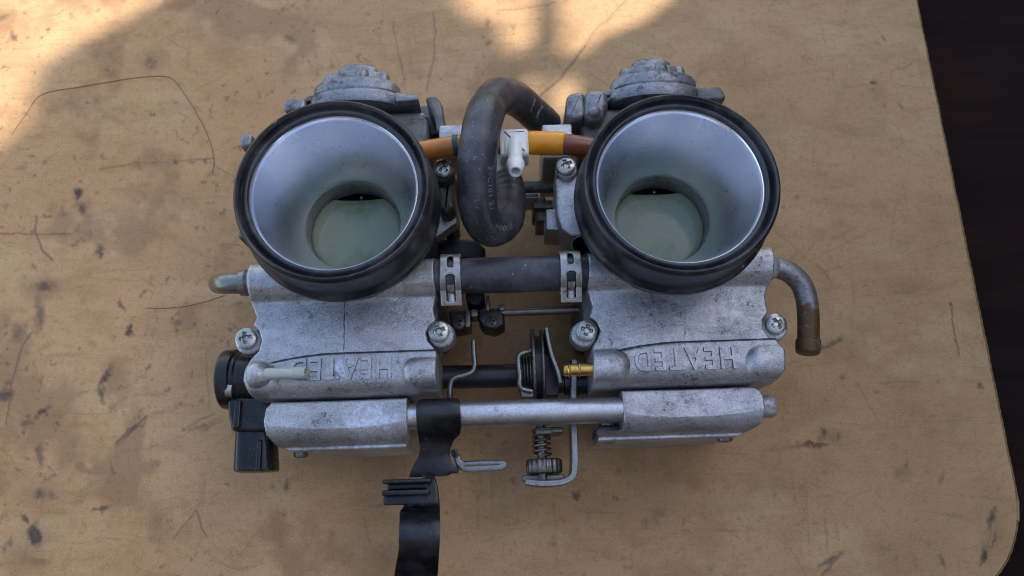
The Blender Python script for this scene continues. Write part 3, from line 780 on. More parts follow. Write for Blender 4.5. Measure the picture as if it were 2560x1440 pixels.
for k, (pl_, pr_, xm) in enumerate(((pl0, pr0, 860), (pl1, pr1, 1712))):
    bumps = ([(1042, 1110, 937, 42, 6.2), (640, 668, 938, 44, 5.2)] if k == 0 else [(1470, 1538, 937, 45, 5.6), (1900, 1975, 938, 47, 6.0)])
    mb = MB(); sheet(mb, pl_, pr_, 652, 988, lambda px, yp: 40.0 if (L(px, yp - (px - 860) * SLOPE, 55.5).to_2d() - Vector(SIDES[k]['c'])).length < 17.6 else bowl_z(px, yp, xm, bumps), 55.5, 3, 150, 190, 0.9)
    fb = mb.build('float_bowl', M['cast_white'] if k == 0 else M['cast'], root, sharp=32)
    fb['label'] = ('cast float bowl with a milky plastic vent', 'cast float bowl with a brass nipple')[k]
    B.append(fb)
    # raised word HEATED, upside down to the viewer
    cxp, cyp, wmm = ((852, 922, 33.0), (1712, 898, 33.0))[k]
    for nm, off_, ex_, dz, mt in (('lettering_groove', 0.26, 0.02, 0.03, M['grime']), ('lettering', 0.12, 0.26, 0.30, M['cast'])):
        tm = text_mesh('HEATED', 9.6, ex_, off_, 1.18, 0.05 if nm == 'lettering' else 0)
        co = np.zeros(len(tm.vertices) * 3, np.float32); tm.vertices.foreach_get('co', co); co = co.reshape(-1, 3)
        co[:, 0] -= (co[:, 0].max() + co[:, 0].min()) / 2; co[:, 1] -= (co[:, 1].max() + co[:, 1].min()) / 2
        co[:, 0] *= wmm / (co[:, 0].max() - co[:, 0].min()); co[:, 1] *= 7.3 / (co[:, 1].max() - co[:, 1].min())
        q = L(cxp, cyp, 56.8)
        co2 = np.stack([q.x - co[:, 0], q.y - co[:, 1], 56.83 + dz + co[:, 2]], -1) * MM
        tm.vertices.foreach_set('co', co2.astype(np.float32).ravel()); tm.update(); tm.materials.clear()
        lt = link(nm, tm, mt, fb)
        if nm == 'lettering': lt['label'] = 'raised cast word HEATED, upside down'
    # dirty seam along the upper edge of the raised band
    sp_ = []
    for px in np.linspace(682 if k == 0 else 1540, 1088 if k == 0 else 1938, 60):
        yp = 884 + (0 if px > xm else ((xm - px) / 180) ** 2 * 19)
        q = L(px, yp - (px - 860) * SLOPE, 55.5); sp_.append(Vector((q.x, q.y, max(bowl_z(px, yp - 4.0, xm, []), bowl_z(px, yp + 4.0, xm, [])) - 0.10)))
    mb = MB(); mb.tube(sp_, lambda t_: 0.22 + 0.03 * math.sin(t_ * 41) + 0.02 * math.sin(t_ * 97), 8, 0); mb.build('casting_seam', M['grime'], fb)
    sp_ = [Vector((*L(xm + 0.6 * math.sin(yp * .2), yp - (xm - 860) * SLOPE, 55.5).to_2d(), bowl_z(xm, yp, xm, []) + 0.0)) for yp in np.linspace(735, 880, 40)]
    mb = MB(); mb.tube(sp_, lambda t_: 0.17 + 0.05 * math.sin(t_ * 37), 6, 0); mb.build('parting_line', M['cast_dark'] if k == 0 else M['cast'], fb)
    # screw bosses
for k, pxy in ((0, (618, 850)), (0, (1102, 834)), (1, (1462, 832)), (1, (1940, 815))):
    q = L(pxy[0], pxy[1], 54)
    mb = MB(); mb.lathe([(2.6, 40), (3.8, 43), (4.6, 46), (4.7, 50), (4.4, 52.2), (3.9, 52.6), (0.1, 52.6)], Vector((q.x, q.y, 0)), EZ, 32)
    mb.build('screw_boss', M['cast'], B[k])
screw(B[0], 618, 848, 53.4, 12); screw(B[0], 1098, 830, 53.4, 20); screw(B[1], 1466, 828, 53.4, -18); screw(B[1], 1938, 812, 53.0, 28, tilt=1)
# milky vent on the left bowl
a, b = L(662, 935, 59), L(766, 931, 60.5)
d = (b - a).normalized(); ln = (b - a).length
mb = MB(); mb.lathe([(3.0, -5), (4.2, -4.2), (4.6, -2.6), (4.4, -1.2), (3.6, 1.0), (2.4, 2.2)], a - d * 0.5 + Vector((0, 0, -1.6)), d, 32, cap0=True)
hb = mb.build('vent_hub', M['cast'], B[0])
mb = MB(); mb.lathe([(2.0, 0), (1.9, 2), (1.75, 6), (1.75, 9.6), (2.05, 10.0), (1.9, ln), (1.2, ln + .05), (1.15, ln - 2), (0.05, ln - 2)], a, d, 24)
mb.build('vent_nozzle', M['milky_green'], B[0])
# brass nipple on the right bowl
a, b = L(1492, 923, 54.5), L(1409, 926, 54.5); d = (b - a).normalized(); ln = (b - a).length
mb = MB(); mb.lathe([(2.1, -2), (2.1, ln * .50), (2.45, ln * .52), (2.4, ln * .55), (2.1, ln * .57), (2.1, ln * .80), (2.42, ln * .83), (2.35, ln * .86), (2.1, ln * .88), (2.05, ln - .2), (1.9, ln), (1.2, ln), (1.2, ln - 3), (0.05, ln - 3)], a, d, 32)
mb.build('brass_nipple', M['brass'], B[1])

# --- coolant stubs
mb = MB(); mb.tube([L(645, 707, 53), L(615, 708, 53), L(585, 709, 53), L(560, 709, 51.5), L(549, 709, 47), L(546, 709, 40), L(546, 709, 22)], 3.55, 24, 6)
p = mb.build('coolant_stub', M['zinc'], root); p['label'] = 'bright bent metal stub on the left carburettor'
q = L(622, 707, 53); mb = MB(); mb.lathe([(3.4, -2.2), (4.6, -2.0), (4.7, -0.6), (4.1, 0), (4.6, .6), (4.4, 2.6), (3.0, 2.8)], q, -EX, 32); mb.build('collar', M['zinc'], p)
mb = MB(); mb.tube([L(1915, 668, 52), L(1945, 670, 52), L(1978, 684, 51.5), L(2004, 712, 50.5), L(2017, 752, 49.5), L(2021, 800, 48.5), L(2021, 846, 47.5), L(2020, 876, 47)], 3.65, 28, 8)
p = mb.build('coolant_elbow', M['pipe'], root); p['label'] = 'rusty bent metal elbow pipe on the right carburettor'
mb = MB(); mb.tube([L(2021, 847, 47.6), L(2021, 851, 47.5), L(2020, 866, 47.2), L(2020, 880, 47), L(2020, 884, 47)], [3.7, 4.1, 4.15, 3.95, 3.3], 28, 4)
mb.build('bead', M['pipe'], p)
q = L(1925, 667, 52); mb = MB(); mb.lathe([(4.9, -2), (4.8, 0), (4.2, 1.2), (3.5, 2.4)], q, EX, 28); mb.build('collar', M['cast'], p)

# --- coolant hose between the bowls, two spring clamps
hz = 54.5
A_, B_ = L(1090, 692, hz), L(1466, 681, hz)
def hr(t_):
    return 6.05 + 0.22 * math.cos(t_ * math.pi * 2) ** 2 - (0.0 if 0.2 < t_ < 0.8 else 0.15)
mb = MB(); mb.tube([A_.lerp(B_, i / 16) for i in range(17)], hr, 40, 2)
ch = mb.build('coolant_hose', M['hose'], root); ch['label'] = 'straight black rubber hose joining the two float bowls'
def clamp(px, py, wpx):
    o = L(px, py, hz); wid = wpx / 7.5; r = 6.75
    prof = []
    a0, a1 = -250, 62
    for i in range(0, 157): 
        a = R(a0 + (a1 - a0) * i / 156); prof.append((-r * math.sin(a), r * math.cos(a)))
    y_, z_ = prof[-1]; n_tab = 16
    for i in range(1, n_tab + 1):
        y_ -= 0.30; z_ -= 0.16 if i < 12 else 0.16; prof.append((y_, z_))
    ss = [0.0]
    for i in range(1, len(prof)): ss.append(ss[-1] + math.hypot(prof[i][0] - prof[i - 1][0], prof[i][1] - prof[i - 1][1]))
    s_end = ss[-1]
    def s_at(deg): return ss[min(156, max(0, int((deg - a0) / (a1 - a0) * 156)))]
    NW = 22; vs, fs = [], []
    for i, (y, z) in enumerate(prof):
        for k in range(NW + 1):
            vs.append((o.x + (k / NW - .5) * wid, o.y + y, o.z + z))
    def hole(s, w_):
        h1 = (s_at(-50), s_at(-4), 0.15 * wid); h2 = (s_at(14), s_end - 1.3, 0.24 * wid)
        for (sa, sb, hw), tp in ((h1, .55), (h2, .12)):
            m_ = hw * (1 - tp * max(0, (s_at(-20) - s) / (sb - sa))) if tp > .5 else hw
            if sa < s < sb:
                e = min(s - sa, sb - s); c_ = hw * 0.8
                lim = m_ if e > c_ else m_ * math.sqrt(max(0, 1 - ((c_ - e) / c_) ** 2)) * .6 + m_ * .4
                if abs(w_) < lim: return True
        return False
    for i in range(len(prof) - 1):
        for k in range(NW):
            sm = (ss[i] + ss[i + 1]) / 2; wm = ((k + .5) / NW - .5) * wid
            if hole(sm, wm): continue
            a = i * (NW + 1) + k; fs.append((a, a + 1, a + NW + 2, a + NW + 1))
    mb = MB(); mb.add(vs, fs); c_ = mb.build('hose_clamp', M['rusty_clamp'], ch)
    so = c_.modifiers.new('thickness', 'SOLIDIFY'); so.thickness = 0.00055; so.offset = 1
    # tongue lying in the long slot
    mb = MB(); r2 = 7.3; pts = []
    for i in range(6):
        a = R(44 + 6 * i); pts.append(Vector((o.x, o.y - r2 * math.sin(a), o.z + r2 * math.cos(a))))
    e = pts[-1]; pts += [e + Vector((0, -1.0, -0.3)), e + Vector((0, -2.0, -.5)), e + Vector((0, -2.9, -.7))]
    hw = 0.17 * wid
    mb.ribbon([(p - EX * hw, p + EX * hw) for p in pts], 0.5, 3, 4); mb.build('clamp_tongue', M['rusty_clamp'], ch)
clamp(1129, 689, 52); clamp(1424, 681, 53)

# --- connecting rail between bosses
def boss_z(xm, hwid, led):
    def f(px, yp):
        fl = 50.8 + 0.8 * ((px - xm) / hwid) ** 2 - 0.010 * max(0, 1030 - yp)
        d = (yp - 1042) / 7.5
        cyl = 42.4 + math.sqrt(max(0, 9.4 ** 2 - min(abs(d), 9.39) ** 2))
        z = min(fl, cyl) if yp > 1042 else fl
        return max(z, led)
    return f
for k in range(2):
    mb = MB()
    if k == 0:
        sheet(mb, [(1004, 688), (1020, 674), (1050, 669), (1085, 672), (1110, 690), (1122, 720)], [(1004, 1022), (1045, 1023), (1090, 1022), (1122, 1010)], 1004, 1122, boss_z(845, 180, 34.5), 47, 9, 70, 120, 0.8)
    else:
        sheet(mb, [(1004, 1550), (1050, 1555), (1098, 1556), (1104, 1500), (1122, 1500)], [(1004, 1872), (1014, 1890), (1030, 1900), (1060, 1904), (1095, 1900), (1105, 1885), (1122, 1850)], 1004, 1122, boss_z(1730, 180, 34.5), 47, 9, 70, 120, 0.8)
    rb = mb.build('rail_boss', M['cast_white'] if k == 0 else M['cast'], root, sharp=10)
    rb['label'] = ('corroded cast boss holding the left end of the rail', 'cast boss holding the right end of the rail')[k]
    if k == 0: RB0 = rb
    else: RB1 = rb
a, b = L(1000, 1041, 46.5), L(1580, 1023, 46.5)
mb = MB(); mb.lathe([(4.35, 0), (4.35, (b - a).length)], a, b - a, 40, True, True)
rail = mb.build('connecting_rail', M['rail'], root); rail['label'] = 'smooth satin aluminium tube joining the carburettors'
q = L(1900, 1016, 45); mb = MB(); mb.lathe([(3.9, -3), (3.9, 3.6), (3.4, 4.6), (2.2, 4.9), (0.05, 4.9)], q, EX, 26); mb.build('end_plug', M['cast'], RB1)
for px, py, pr_, s_ in ((752, 1136, RB0, .75), (1522, 1100, RB1, .95), (1812, 1097, RB1, .85)):
    q = L(px, py, 36)
    mb = MB(); mb.lathe([(3.2 * s_, -8), (3.2 * s_, 0.9), (2.8 * s_, 1.8), (1.4 * s_, 2.1), (.05, 2.1)], q + Vector((0, 0.9, 0)), -EY, 26)
    o = mb.build('bolt', M['dull_steel'], pr_)
mb = MB(); mb.pbox(1492, 1062, 1560, 1096, 40, 24, 1.0, 2.0); mb.build('foot', M['cast_dark'], RB1)

# --- throttle position sensor
q = L(596, 948, 38)
mb = MB(); mb.lathe([(0.1, -5.0), (9.4, -5.0), (10.2, -4.4), (10.4, -3.6), (10.4, -0.5), (9.4, -0.2), (9.4, 0.9), (8.9, 1.4), (8.9, 7.0), (0.1, 7.0)], q, EX, 56)
mb.ppoly([(566, 992), (636, 992), (690, 1004), (694, 1060), (664, 1078), (578, 1078), (570, 1040)], 44, 20, 1.2, 2.0)
ts = mb.build('throttle_sensor', M['black'], root); ts['label'] = 'black plastic throttle sensor at the left end'
mb = MB()
a, b = L(642, 1070, 35), L(642, 1180, 34)
n_ = 40; vs, fs = [], []
for j, (tt_, sc) in enumerate(((0, 1), (0.93, 1), (0.98, .97), (1.0, .9))):
    p = a.lerp(b, tt_)
    for i in range(n_):
        th = 2 * math.pi * i / n_; cs, sn = math.cos(th), math.sin(th)
        x = math.copysign(abs(cs) ** .5, cs) * 7.0 * sc; z = math.copysign(abs(sn) ** .6, sn) * 6.2 * sc
        if tt_ < .5: x *= .9
        vs.append((p.x + x, p.y, p.z + z))
for j in range(3):
    for i in range(n_): fs.append((j * n_ + i, j * n_ + (i + 1) % n_, (j + 1) * n_ + (i + 1) % n_, (j + 1) * n_ + i))
fs.append(tuple(3 * n_ + i for i in range(n_))); fs.append(tuple(range(n_)))
mb.add(vs, fs); mb.pbox(596, 1132, 612, 1176, 40, 30, .4, .5); mb.pbox(640, 1100, 652, 1178, 41.6, 36, .4, .5)
mb.build('plug_socket', M['black'], ts)
screw(ts, 577, 974, 44.0, 30, 0.85, axis=(-1, 0, 0.12))
mb = MB(); mb.pbox(606, 908, 628, 925, 46, 30, .5, .6); mb.pbox(584, 1000, 600, 1070, 45.2, 38, .5, .6); mb.build('rib', M['black'], ts)

# --- black clip on the rail with its hose loop
rows = [(1046, 1146, 996, 49.5), (1042, 1149, 1004, 52.0), (1040, 1150, 1018, 53.2), (1040, 1151, 1040, 53.2), (1042, 1152, 1064, 50.5), (1045, 1150, 1088, 46.5), (1048, 1134, 1106, 44), (1049, 1126, 1124, 43),
        (1044, 1124, 1142, 42), (1034, 1128, 1160, 41.5), (1026, 1140, 1178, 41), (1022, 1120, 1192, 40.5)]
mb = MB(); mb.ribbon([(L(a, y + 2, z), L(b, y - 2, z)) for a, b, y, z in rows], 1.8, 4, 8)
clip = mb.build('hose_clip', M['black'], root); clip['label'] = 'black plastic clip on the rail with an open loop'
mb = MB(); rows = [(1056, 1086, 1186, 41), (1064, 1092, 1205, 42.5), (1066, 1096, 1235, 43), (1050, 1098, 1262, 42.5), (1004, 1099, 1272, 38), (999, 1100, 1296, 42.5), (997, 1099, 1335, 45), (996, 1098, 1375, 43.5), (991, 1096, 1410, 38.5), (986, 1094, 1440, 30), (984, 1090, 1462, 19)]
mb.ribbon([(L(a, y, z), L(b, y, z)) for a, b, y, z in rows], 2.0, 6, 8); mb.build('loop_strap', M['black'], clip)
for (x0, y0, x1, y1, z1, z0) in ((955, 1197, 1078, 1208, 46, 38), (968, 1207, 1078, 1224, 41, 36), (953, 1224, 1074, 1238, 46, 38), (958, 1236, 1070, 1262, 42.5, 38)):
    mb = MB(); mb.pbox(x0, y0, x1, y1, z1, z0, .5, .8); mb.build('fin', M['black'], clip)
mb = MB(); mb.ppoly([(1114, 1136), (1122, 1134), (1124, 1164), (1145, 1168), (1144, 1182), (1114, 1184)], 40, 36, .5, .6); mb.build('catch', M['black'], clip)
mb = MB(); mb.ribbon([(L(1124, 1128, 33), L(1140, 1120, 33)), (L(1132, 1148, 34), L(1150, 1138, 34)), (L(1146, 1172, 34), L(1156, 1150, 34)), (L(1170, 1180, 34), L(1176, 1152, 34)), (L(1215, 1179, 34), L(1215, 1149, 34)), (L(1255, 1176, 34), L(1258, 1150, 34)), (L(1264, 1168, 34), L(1266, 1156, 34))], 1.6, 6, 6)
tb = mb.build('cable_tab', M['zinc'], root); tb['label'] = 'bent grey metal tab beside the black clip'
mb = MB(); mb.ribbon([(L(1160, 1166, 34.5), L(1160, 1152, 34.5)), (L(1210, 1164, 34.6), L(1210, 1150, 34.6)), (L(1250, 1162, 34.5), L(1250, 1151, 34.5))], 1.2, 4, 4); mb.build('rolled_edge', M['zinc'], tb)

# --- throttle linkage between the carburettors
a, b = L(1080, 944, 31), L(1330, 938, 31)
mb = MB(); mb.lathe([(4.2, 0), (4.2, (b - a).length)], a, b - a, 32, True, True)
sh = mb.build('throttle_shaft', M['black_steel'], root)
a, b = L(1360, 962, 31), L(1500, 958, 31)
mb = MB(); mb.lathe([(3.9, 0), (3.9, 4), (3.2, 4.3), (3.2, 7), (3.9, 7.3), (3.9, (b - a).length)], a, b - a, 32, True, True); mb.build('shaft_end', M['black_steel'], sh)
q = L(1345, 925, 30)
mb = MB(); mb.lathe([(2, -1.2), (12.2, -1.1), (12.2, 0.9), (2, 1.0)], q, EX, 64)
pu = mb.build('throttle_pulley', M['black_steel'], root)
for h0, h1, rr_ in ((-2.4, -1.15, 15.0), (0.95, 2.0, 14.6)):
    mb = MB(); mb.lathe([(2, h0), (rr_ - .3, h0), (rr_, h0 + .3), (rr_, h1 - .3), (rr_ - .3, h1), (2, h1)], q, EX, 72); mb.build('pulley_plate', M['dull_steel'], pu)
pu['label'] = 'upright grooved throttle wheel'
mb = MB(); mb.wall([L(1366, 820, 44), L(1371, 850, 44), L(1380, 890, 43), L(1393, 930, 41), L(1400, 962, 40)], 1.3, 26, 44.5); mb.build('lever', M['zinc'], pu)
mb = MB(); mb.ppoly([(1352, 880), (1384, 888), (1400, 965), (1396, 990), (1352, 990)], 36, 24, .5, .8); mb.build('cam', M['black_steel'], pu)
q = L(1312, 934, 34); pts = []
for i in range(5 * 20 + 1):
    a = 2 * math.pi * i / 20; pts.append(Vector((q.x - 2.6 + 5.4 * i / 100, q.y + 6.4 * math.cos(a), q.z + 6.4 * math.sin(a))))
mb = MB(); mb.tube(pts, 0.42, 8, 0); mb.build('return_spring', M['dull_steel'], pu)
mb = MB(); mb.tube([L(1332, 877, 42), L(1308, 882, 43), L(1297, 890, 43), L(1297, 912, 43), L(1300, 940, 43), L(1299, 958, 43), L(1306, 972, 42.5), L(1330, 978, 42)], 0.95, 10, 5)
mb.ppoly([(1300, 968), (1338, 974), (1338, 994), (1304, 994)], 40, 30, .5, 1.0); mb.build('spring_hook', M['zinc'], pu)
mb = MB(); mb.tube([L(1184, 852, 43), L(1185, 880, 42.5), L(1187, 912, 42), L(1180, 929, 42), L(1160, 938, 42), L(1136, 945, 42), L(1127, 960, 41.5), L(1125, 985, 41), L(1124, 1010, 40)], 0.95, 10, 6)
o = mb.build('link_wire', M['zinc'], root); o['label'] = 'thin crooked wire link between the carburettors'
# choke rod with its two dark clamps
a, b = L(1252, 781, 40), L(1470, 773, 40)
mb = MB(); mb.lathe([(1.5, 0), (1.5, (b - a).length)], a, b - a, 20, True, True)
cr = mb.build('choke_rod', M['dull_steel'], root); cr['label'] = 'thin steel choke rod under the black hose'
mb = MB(); mb.ppoly([(1196, 772), (1260, 766), (1262, 812), (1236, 824), (1208, 818), (1196, 800)], 41.5, 30, 1.2, 1.5); mb.build('rod_clamp', M['black_steel'], cr)
mb = MB(); mb.ppoly([(1120, 774), (1168, 772), (1170, 816), (1128, 822)], 39, 26, 1.0, 1.5); mb.build('rod_clamp', M['black_steel'], cr)
mb = MB(); mb.pbox(1162, 776, 1176, 818, 40, 30, .4, .5); mb.pbox(1176, 772, 1196, 792, 40, 33, .5, .8); mb.build('rod_collar', M['dull_steel'], cr)
mb = MB(); mb.pbox(1215, 738, 1223, 776, 44, 32, .3, .4); mb.pbox(1248, 760, 1262, 776, 43, 34, .3, .4); mb.build('rod_fork', M['dull_steel'], cr)
screw(cr, 1229, 806, 41.0, 10, .62, dark=True); screw(cr, 1146, 808, 38.8, 20, .72, dark=True)
mb = MB(); mb.lathe([(3.4, 20), (3.4, 40), (3.0, 40.8), (.05, 41)], Vector((*L(1188, 742, 40).to_2d(), 0)), EZ, 24); mb.build('pivot', M['black_steel'], cr)
# idle bracket and screw
mb = MB(); mb.wall([L(1436, 900, 38), L(1434, 985, 38), L(1436, 1080, 38), L(1438, 1150, 38), L(1434, 1186, 38), L(1412, 1203, 38), L(1380, 1208, 38), L(1345, 1208, 38), L(1314, 1204, 38)], 2.1, 26, 38.5)
br = mb.build('idle_bracket', M['zinc'], root); br['label'] = 'bent L shaped zinc bracket below the rail'
mb = MB(); mb.pbox(1306, 1186, 1412, 1203, 33, 26, .5, 1.2); mb.build('bracket_foot', M['dull_steel'], br)
a = L(1352, 1064, 32); ax_ = (L(1358, 1196, 32) - a).normalized()
mb = MB(); mb.lathe([(1.7, -4), (1.7, 18.5)], a, ax_, 16, True, True)
iscr = mb.build('idle_screw', M['dull_steel'], root); iscr['label'] = 'idle speed screw with spring and knurled knob'
pts = []; e1 = EZ; e2 = ax_.cross(e1)
for i in range(5 * 18 + 1):
    th = 2 * math.pi * i / 18; pts.append(a + ax_ * (1.5 + 8.8 * i / 90) + (e1 * math.cos(th) + e2 * math.sin(th)) * 2.9)
mb = MB(); mb.tube(pts, 0.55, 8, 0); mb.build('spring', M['dull_steel'], iscr)
kn = L(1360, 1166, 32); n_ = 72; vs, fs = [], []
for j, (h, sc) in enumerate(((-2.5, .9), (-2.0, 1), (2.0, 1), (2.5, .9))):
    for i in range(n_):
        th = 2 * math.pi * i / n_; r_ = (6.0 + 0.35 * math.cos(18 * th)) * sc; p = kn + ax_ * h + (e1 * math.cos(th) + e2 * math.sin(th)) * r_; vs.append(tuple(p))
for j in range(3):
    for i in range(n_): fs.append((j * n_ + i, j * n_ + (i + 1) % n_, (j + 1) * n_ + (i + 1) % n_, (j + 1) * n_ + i))
fs.append(tuple(range(n_))); fs.append(tuple(3 * n_ + i for i in range(n_)))
mb = MB(); mb.add(vs, fs); mb.build('knob', M['dull_steel'], iscr, sharp=60)
mb = MB(); mb.pbox(1338, 1068, 1402, 1086, 37, 28, .6, 1.0); mb.pbox(1378, 1068, 1410, 1082, 38, 30, .6, 1.0); mb.build('stop_nut', M['dull_steel'], iscr)

# --- fuel line: tee piece, amber sleeve, hoses
tz = 60.0
mb = MB(); mb.pbox(1250, 318, 1322, 388, 65, 56, 1.8, 1.6)
a = L(1250, 362, tz); mb.lathe([(3.6, 0), (4.2, .4), (4.2, 8.8), (3.6, 9.2)], a, EX, 32, True, True)
tee = mb.build('tee_piece', M['white_plastic'], root); tee['label'] = 'white plastic tee piece between the amber fuel hoses'
a, b = L(1287, 352, 62), L(1289, 430, 73)
d = (b - a); ln = d.length
mb = MB(); mb.lathe([(3.0, 0), (2.55, ln * .25), (2.45, ln * .62), (2.5, ln * .66), (3.15, ln * .76), (3.1, ln * .82), (2.3, ln * .98), (2.0, ln), (1.55, ln), (1.45, ln - .6), (1.4, ln - 5), (.05, ln - 5)], a, d, 36)
mb.build('tee_nozzle', M['white_plastic'], tee)
mb = MB(); mb.tube([L(1318, 357, tz), L(1330, 357, tz), L(1396, 359, tz), L(1406, 359, tz), L(1412, 360, tz)], [3.8, 4.2, 4.25, 4.1, 3.2], 32, 4)
o = mb.build('amber_sleeve', M['amber'], root); o['label'] = 'bright amber plastic sleeve right of the white tee'
mb = MB(); mb.tube([L(1400, 359, tz), L(1430, 363, 59.5), L(1470, 369, 58.5), L(1530, 378, 57)], 3.75, 28, 5); o = mb.build('fuel_hose', M['red_hose'], root); o['label'] = 'red brown fuel hose leading right from the amber sleeve'
mb = MB(); mb.tube([L(1256, 360, tz), L(1220, 358, tz), L(1170, 360, tz), L(1110, 370, 59), L(1060, 378, 58), L(1000, 384, 57)], 3.75, 28, 5); o = mb.build('fuel_hose', M['amber_hose'], root); o['label'] = 'amber brown fuel hose leading left from the white tee'
mb = MB(); mb.tube([L(1148, 363, tz + .1), L(1136, 365, tz - .2)], 3.9, 28, 2, caps=True); mb.build('hose_mark', plastic('green_mark', (0.03, 0.10, 0.075), 0.4), o)

# --- lugs, brackets and screws of the bodies seen in the gap
b0, b1 = SIDES[0]['body'], SIDES[1]['body']
mb = MB(); mb.pbox(1098, 312, 1160, 348, 50, 20, .6, .8); mb.build('lug', M['cast'], b0)
mb = MB(); mb.ppoly([(1098, 452), (1134, 448), (1138, 520), (1120, 534), (1098, 530)], 50, 20, 2.5, 2.0); mb.build('post', M['cast_dark'], b0)
mb = MB(); mb.ppoly([(1080, 540), (1140, 528), (1142, 556), (1095, 590), (1075, 596)], 42, 36, .6, 1.0); mb.build('flange', M['cast'], b0)
mb = MB(); mb.lathe([(3.6, 24), (4.1, 26), (4.1, 52.5), (3.4, 53.6), (.05, 53.6)], Vector((*L(1108, 432, 53).to_2d(), 0)), EZ, 28); mb.build('screw_boss', M['cast_dark'], b0)
screw(b0, 1110, 425, 54.2, 40, .95)
mb = MB(); mb.pbox(598, 332, 630, 366, 48, 15, 1.4, 1.8); mb.build('lug', M['cover'], b0)
mb = MB(); mb.pbox(596, 575, 622, 596, 34, 15, .8, 1.0); mb.build('lug', M['cast_dark'], b0)
mb = MB(); mb.pbox(1356, 310, 1432, 394, 50, 15, .6, .8); mb.build('lug', M['cast'], b1)
mb = MB(); mb.ppoly([(1388, 440), (1450, 436), (1462, 590), (1428, 588), (1404, 572), (1392, 540)], 56, 40, 1.0, 2.2); mb.build('bracket', M['cast'], b1)
mb = MB(); mb.ppoly([(1364, 522), (1402, 520), (1412, 560), (1440, 578), (1364, 574)], 49, 34, .7, 1.0); mb.build('lug', M['cast'], b1)
mb = MB(); mb.lathe([(3.4, 40), (3.9, 42), (3.9, 57.3), (3.3, 58.0), (.05, 58.0)], Vector((*L(1416, 426, 57).to_2d(), 0)), EZ, 28); mb.build('screw_boss', M['cast'], b1)
screw(b1, 1415, 417, 58.2, 25)
a, b = L(1260, 470, 36), L(1400, 466, 36)
mb = MB(); mb.lathe([(2.3, 0), (2.3, (b - a).length)], a, b - a, 20, True, True); o = mb.build('cross_rod', M['cast_dark'], root)
mb = MB(); mb.pbox(1290, 484, 1346, 496, 32, 20, .4, .6); mb.build('shim', M['cast'], o)
mb = MB(); mb.pbox(1332, 492, 1364, 520, 28, 10, .4, .6); mb.pbox(1340, 520, 1372, 552, 24, 8, .4, .6); mb.pbox(1360, 500, 1384, 520, 28, 10, .4, .6); mb.build('linkage_block', M['dull_steel'], o)
mb = MB(); mb.ppoly([(1090, 596), (1190, 596), (1215, 622), (1205, 648), (1090, 648)], 30, 6, 1.5, 2.0); mb.build('vacuum_port', M['black_steel'], b0)
mb = MB(); mb.lathe([(3.9, 0), (3.9, 52), (3.2, 53)], Vector((*L(1450, 630, 50).to_2d(), 4)), EZ, 24); mb.build('post', M['cast_dark'], b1)

# --- big breather hose loop
path = [L(1264, 446, 45), L(1270, 470, 46), L(1272, 505, 48), L(1262, 550, 54), L(1232, 570, 61), L(1203, 545, 67), L(1191, 480, 73), L(1193, 400, 77), L(1204, 320, 78), L(1222, 266, 72), L(1254, 236, 63), L(1294, 250, 52), L(1332, 282, 42), L(1368, 312, 32)]
hp = smooth_path(path, 14)
mb = MB(); mb.tube(hp, lambda t_: 6.45 + 0.07 * math.sin(t_ * 61) + 0.05 * math.sin(t_ * 143 + 1) - 0.6 * max(0, 1 - t_ * 5) - 0.3 * max(0, t_ * 3 - 2), 36, 0)
bh = mb.build('breather_hose', M['hose'], root); bh['label'] = 'thick black rubber breather hose looping between the two intakes'
mb = MB(); mb.lathe([(4.6, -2), (4.9, 0), (4.6, 1), (4.6, 11), (3.6, 11.4)], L(1256, 396, 42), Vector((0.12, -1, 0.20)), 28); mb.build('hose_port', M['dull_steel'], bh)
fr = frames(hp); cum = [0.0]
for i in range(1, len(hp)): cum.append(cum[-1] + (hp[i] - hp[i - 1]).length)
CAML = Vector((CAM.x * CA + CAM.y * SA, -CAM.x * SA + CAM.y * CA, CAM.z))
def on_hose(s, v, side, r=6.52):
    i = min(len(hp) - 2, max(0, int(np.searchsorted(cum, s)) - 1)); t_ = (s - cum[i]) / max(1e-6, cum[i + 1] - cum[i])
    c_ = hp[i].lerp(hp[i + 1], t_); tg, a, b = fr[i]
    want = (CAML - c_).normalized() * 1.0 + EX * side
    e = (want - tg * want.dot(tg)).normalized(); f_ = tg.cross(e)
    th = v / r
    return c_ + (e * math.cos(th) + f_ * math.sin(th)) * r
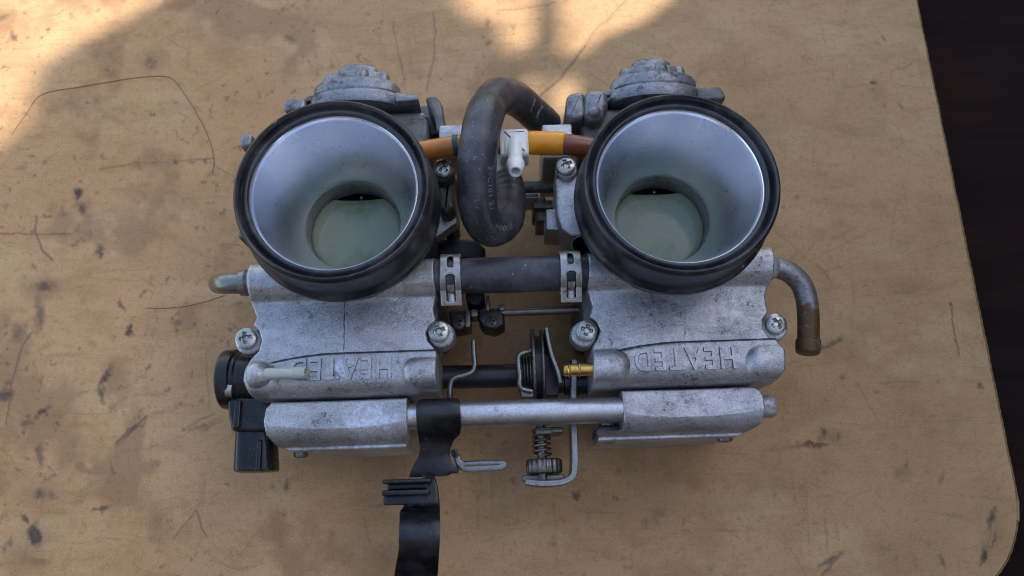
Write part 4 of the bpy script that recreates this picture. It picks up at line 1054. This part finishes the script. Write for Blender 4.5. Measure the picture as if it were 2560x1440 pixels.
def hose_text(txt, s0, size, side, flip):
    tm = text_mesh(txt, size, 0.0, -0.02, 1.12)
    co = np.zeros(len(tm.vertices) * 3, np.float32); tm.vertices.foreach_get('co', co); co = co.reshape(-1, 3)
    out_ = []
    for x, y, z in co:
        out_.append(on_hose(s0 + flip * x, -flip * y, side, 6.56) * MM)
    tm.vertices.foreach_set('co', np.array([tuple(p) for p in out_], np.float32).ravel()); tm.update(); tm.materials.clear()
    o = link('hose_print', tm, M['print'], bh); o['label'] = 'faint white characters printed on the hose'
def s_near(px, py):
    best = min(range(len(hp)), key=lambda i: (PX_l(hp[i])[0] - px) ** 2 + (PX_l(hp[i])[1] - py) ** 2); return cum[best]
def PX_l(p): return PX(p.x * CA - p.y * SA, p.x * SA + p.y * CA, p.z)
hose_text('60010', s_near(1225, 566), 2.8, 0.62, -1)
hose_text('20C101 22', s_near(1192, 470), 2.7, 0.95, -1)
for px_, py_ in ((1296, 252), (1314, 268)):               # white chevron marks
    s0 = s_near(px_, py_); vs, fs = [], []
    for i in range(13):
        v = -2.6 + 5.2 * i / 12
        for ds in (-.7, .7): vs.append(on_hose(s0 + ds + 0.16 * v * v, v, 0.45, 6.50))
    fs = [(2 * i, 2 * i + 1, 2 * i + 3, 2 * i + 2) for i in range(12)]
    mb = MB(); mb.add(vs, fs); mb.build('hose_mark', M['print'], bh)

# ------------------------------------------------------------------ loose fibres on the tabletop
t = NT('dark_fibre'); t.set(Base_Color=t.mix(t.noise(300, 2), (0.16, 0.09, 0.05), (0.24, 0.15, 0.09)), Roughness=0.6)
def fibre(pts, r, label):
    mb = MB(); mb.tube([U(x, y, r * .9 + .05) for x, y in pts], r, 6, 6)
    o = mb.build('fibre', t.m); o['label'] = label; o['category'] = 'fibre'; o['group'] = 'loose fibres on the tabletop'
fibre([(30, 335), (65, 285), (105, 236), (200, 217), (270, 205), (350, 193), (420, 192), (450, 219), (487, 275), (520, 340), (535, 400), (530, 432)], 0.14, 'long dark fibre bent like an arch at upper left of tabletop')
fibre([(365, 770), (420, 770), (470, 764), (520, 752), (562, 738)], 0.12, 'short brown fibre beside the bright bent metal stub')

SC.cycles.max_bounces = 8
SC.cycles.caustics_reflective = False; SC.cycles.caustics_refractive = False
SC.cycles.use_denoising = True
SC.cycles.pixel_filter_type = 'BLACKMAN_HARRIS'; SC.cycles.filter_width = 1.1
